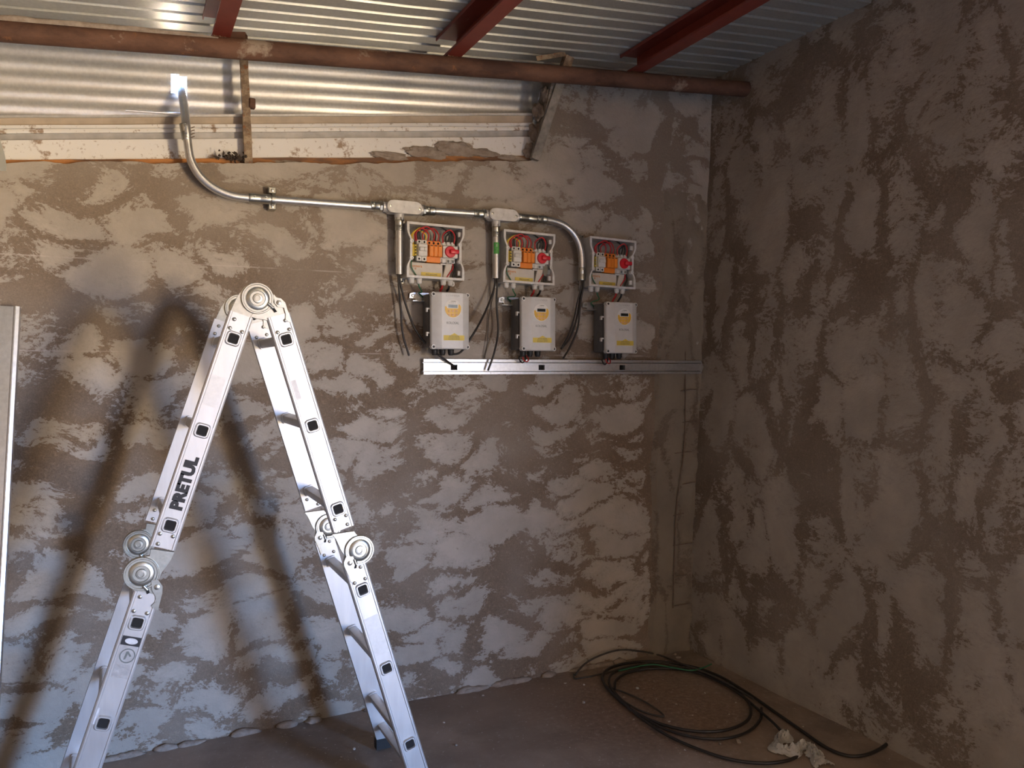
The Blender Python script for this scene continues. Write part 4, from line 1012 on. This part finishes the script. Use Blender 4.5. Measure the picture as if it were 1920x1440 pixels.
fcable('thin green floor wire lying across the top of the coil', [(1160, 1258), (1195, 1250), (1225, 1246), (1262, 1252), (1295, 1257), (1318, 1252), (1334, 1245)], .0036, .030, .034, 'wire_green')
# crumpled white bag
bm = bmesh.new(); ctl = spline(fp([(1476, 1384), (1462, 1392), (1457, 1406), (1470, 1414), (1490, 1413), (1502, 1403), (1516, 1404), (1526, 1414), (1532, 1426), (1548, 1440)], .004, .004), 9); g = []
for i, p in enumerate(ctl):
    d_ = (ctl[min(i + 1, len(ctl) - 1)] - ctl[max(i - 1, 0)]); d_.z = 0; d_.normalize(); sd = V(-d_.y, d_.x, 0); row = []
    wd_ = .030 + .012 * math.sin(i * .42) + (.010 if i > 66 else 0)
    for j in range(17):
        u = (j - 8) / 8; fold = abs(nz(i * .16, u * 2.3, 4.0)); cre = abs(nz(i * .42 + 9, u * 4.2, 1.0))
        q = p + sd * (u * wd_ * (1 - .25 * fold)) + d_ * (.012 * nz(i * .2, u * 3, 8.0))
        q.z = .006 + (.040 - .022 * i / len(ctl)) * (1 - u * u) * (.55 + .9 * fold) + .016 * cre * (1 - abs(u) * .6)
        row.append(bm.verts.new(q))
    g.append(row)
for a_, b_ in zip(g, g[1:]):
    for j in range(16): bm.faces.new((a_[j], a_[j + 1], b_[j + 1], b_[j]))
bmesh.ops.solidify(bm, geom=bm.faces[:], thickness=.0015)
tag(obj('plastic_bag', bm, 'bag_plastic', None, 22), 'crumpled white plastic bag twisted on the floor by the cables', 'plastic bag')
# rubble chips
chips = [(1196, 1292, 9, 1), (1226, 1278, 5, 0), (1268, 1322, 7, 0), (1322, 1300, 5, 1), (1312, 1386, 6, 1), (1380, 1318, 5, 1), (1255, 1354, 5, 1), (1094, 1318, 9, 0), (1095, 1285, 6, 1), (1170, 1308, 5, 0), (1350, 1396, 6, 0), (1385, 1392, 12, 0),
         (1230, 1312, 4, 1), (1296, 1260, 7, 0), (1272, 1234, 10, 0), (1262, 1226, 9, 0), (1250, 1240, 7, 0), (1230, 1225, 8, 0), (1060, 1282, 5, 1), (832, 1356, 6, 1), (856, 1398, 6, 0), (905, 1305, 7, 0), (1284, 1407, 4, 1), (1188, 1350, 4, 1), (1298, 1342, 4, 1), (1240, 1283, 4, 0), (664, 1405, 6, 1), (1367, 1340, 4, 1), (640, 1420, 5, 0), (1506, 1363, 4, 1)]
base = []
for k in range(4):
    bm = bmesh.new(); bmesh.ops.create_icosphere(bm, subdivisions=1, radius=1)
    for v in bm.verts: v.co *= 1 + .7 * nz(v.co.x * 1.4 + k * 5, v.co.y * 1.4, v.co.z); v.co.z *= .55
    me = bpy.data.meshes.new('rubble_chip'); bm.to_mesh(me); bm.free(); base.append(me)
for m in ('rubble', 'rubble_pale'):
    pass
variants = {}
for k, (x, y, s, pale) in enumerate(chips):
    key = (k % 4, pale)
    if key not in variants:
        me = base[k % 4].copy(); me.materials.append(M['rubble_pale' if pale else 'rubble']); variants[key] = me
    o = bpy.data.objects.new('rubble_chip', variants[key]); C.objects.link(o)
    r = s * .0013; p = fl(x, y, 0); o.location = (min(p.x, 2.86), min(p.y, D - .05), r * .35); o.scale = (r, r * .8, r); o.rotation_euler = (0, 0, random.random() * 6)
    if x < 700: where = 'beside the ladder foot'
    elif x < 1100: where = 'on the open floor left of the coil'
    elif y < 1245: where = 'in the room corner behind the coil'
    elif ((x - 1275) / 135) ** 2 + ((y - 1312) / 62) ** 2 < 1: where = 'inside the cable coil'
    else: where = 'just outside the cable coil'
    kind_ = 'pale chip of plaster rubble' if pale else 'brown lump of mortar rubble'
    tag(o, 'small %s %s' % (kind_, where), 'rubble', '%s %s' % ('pale chips' if pale else 'brown lumps', where))
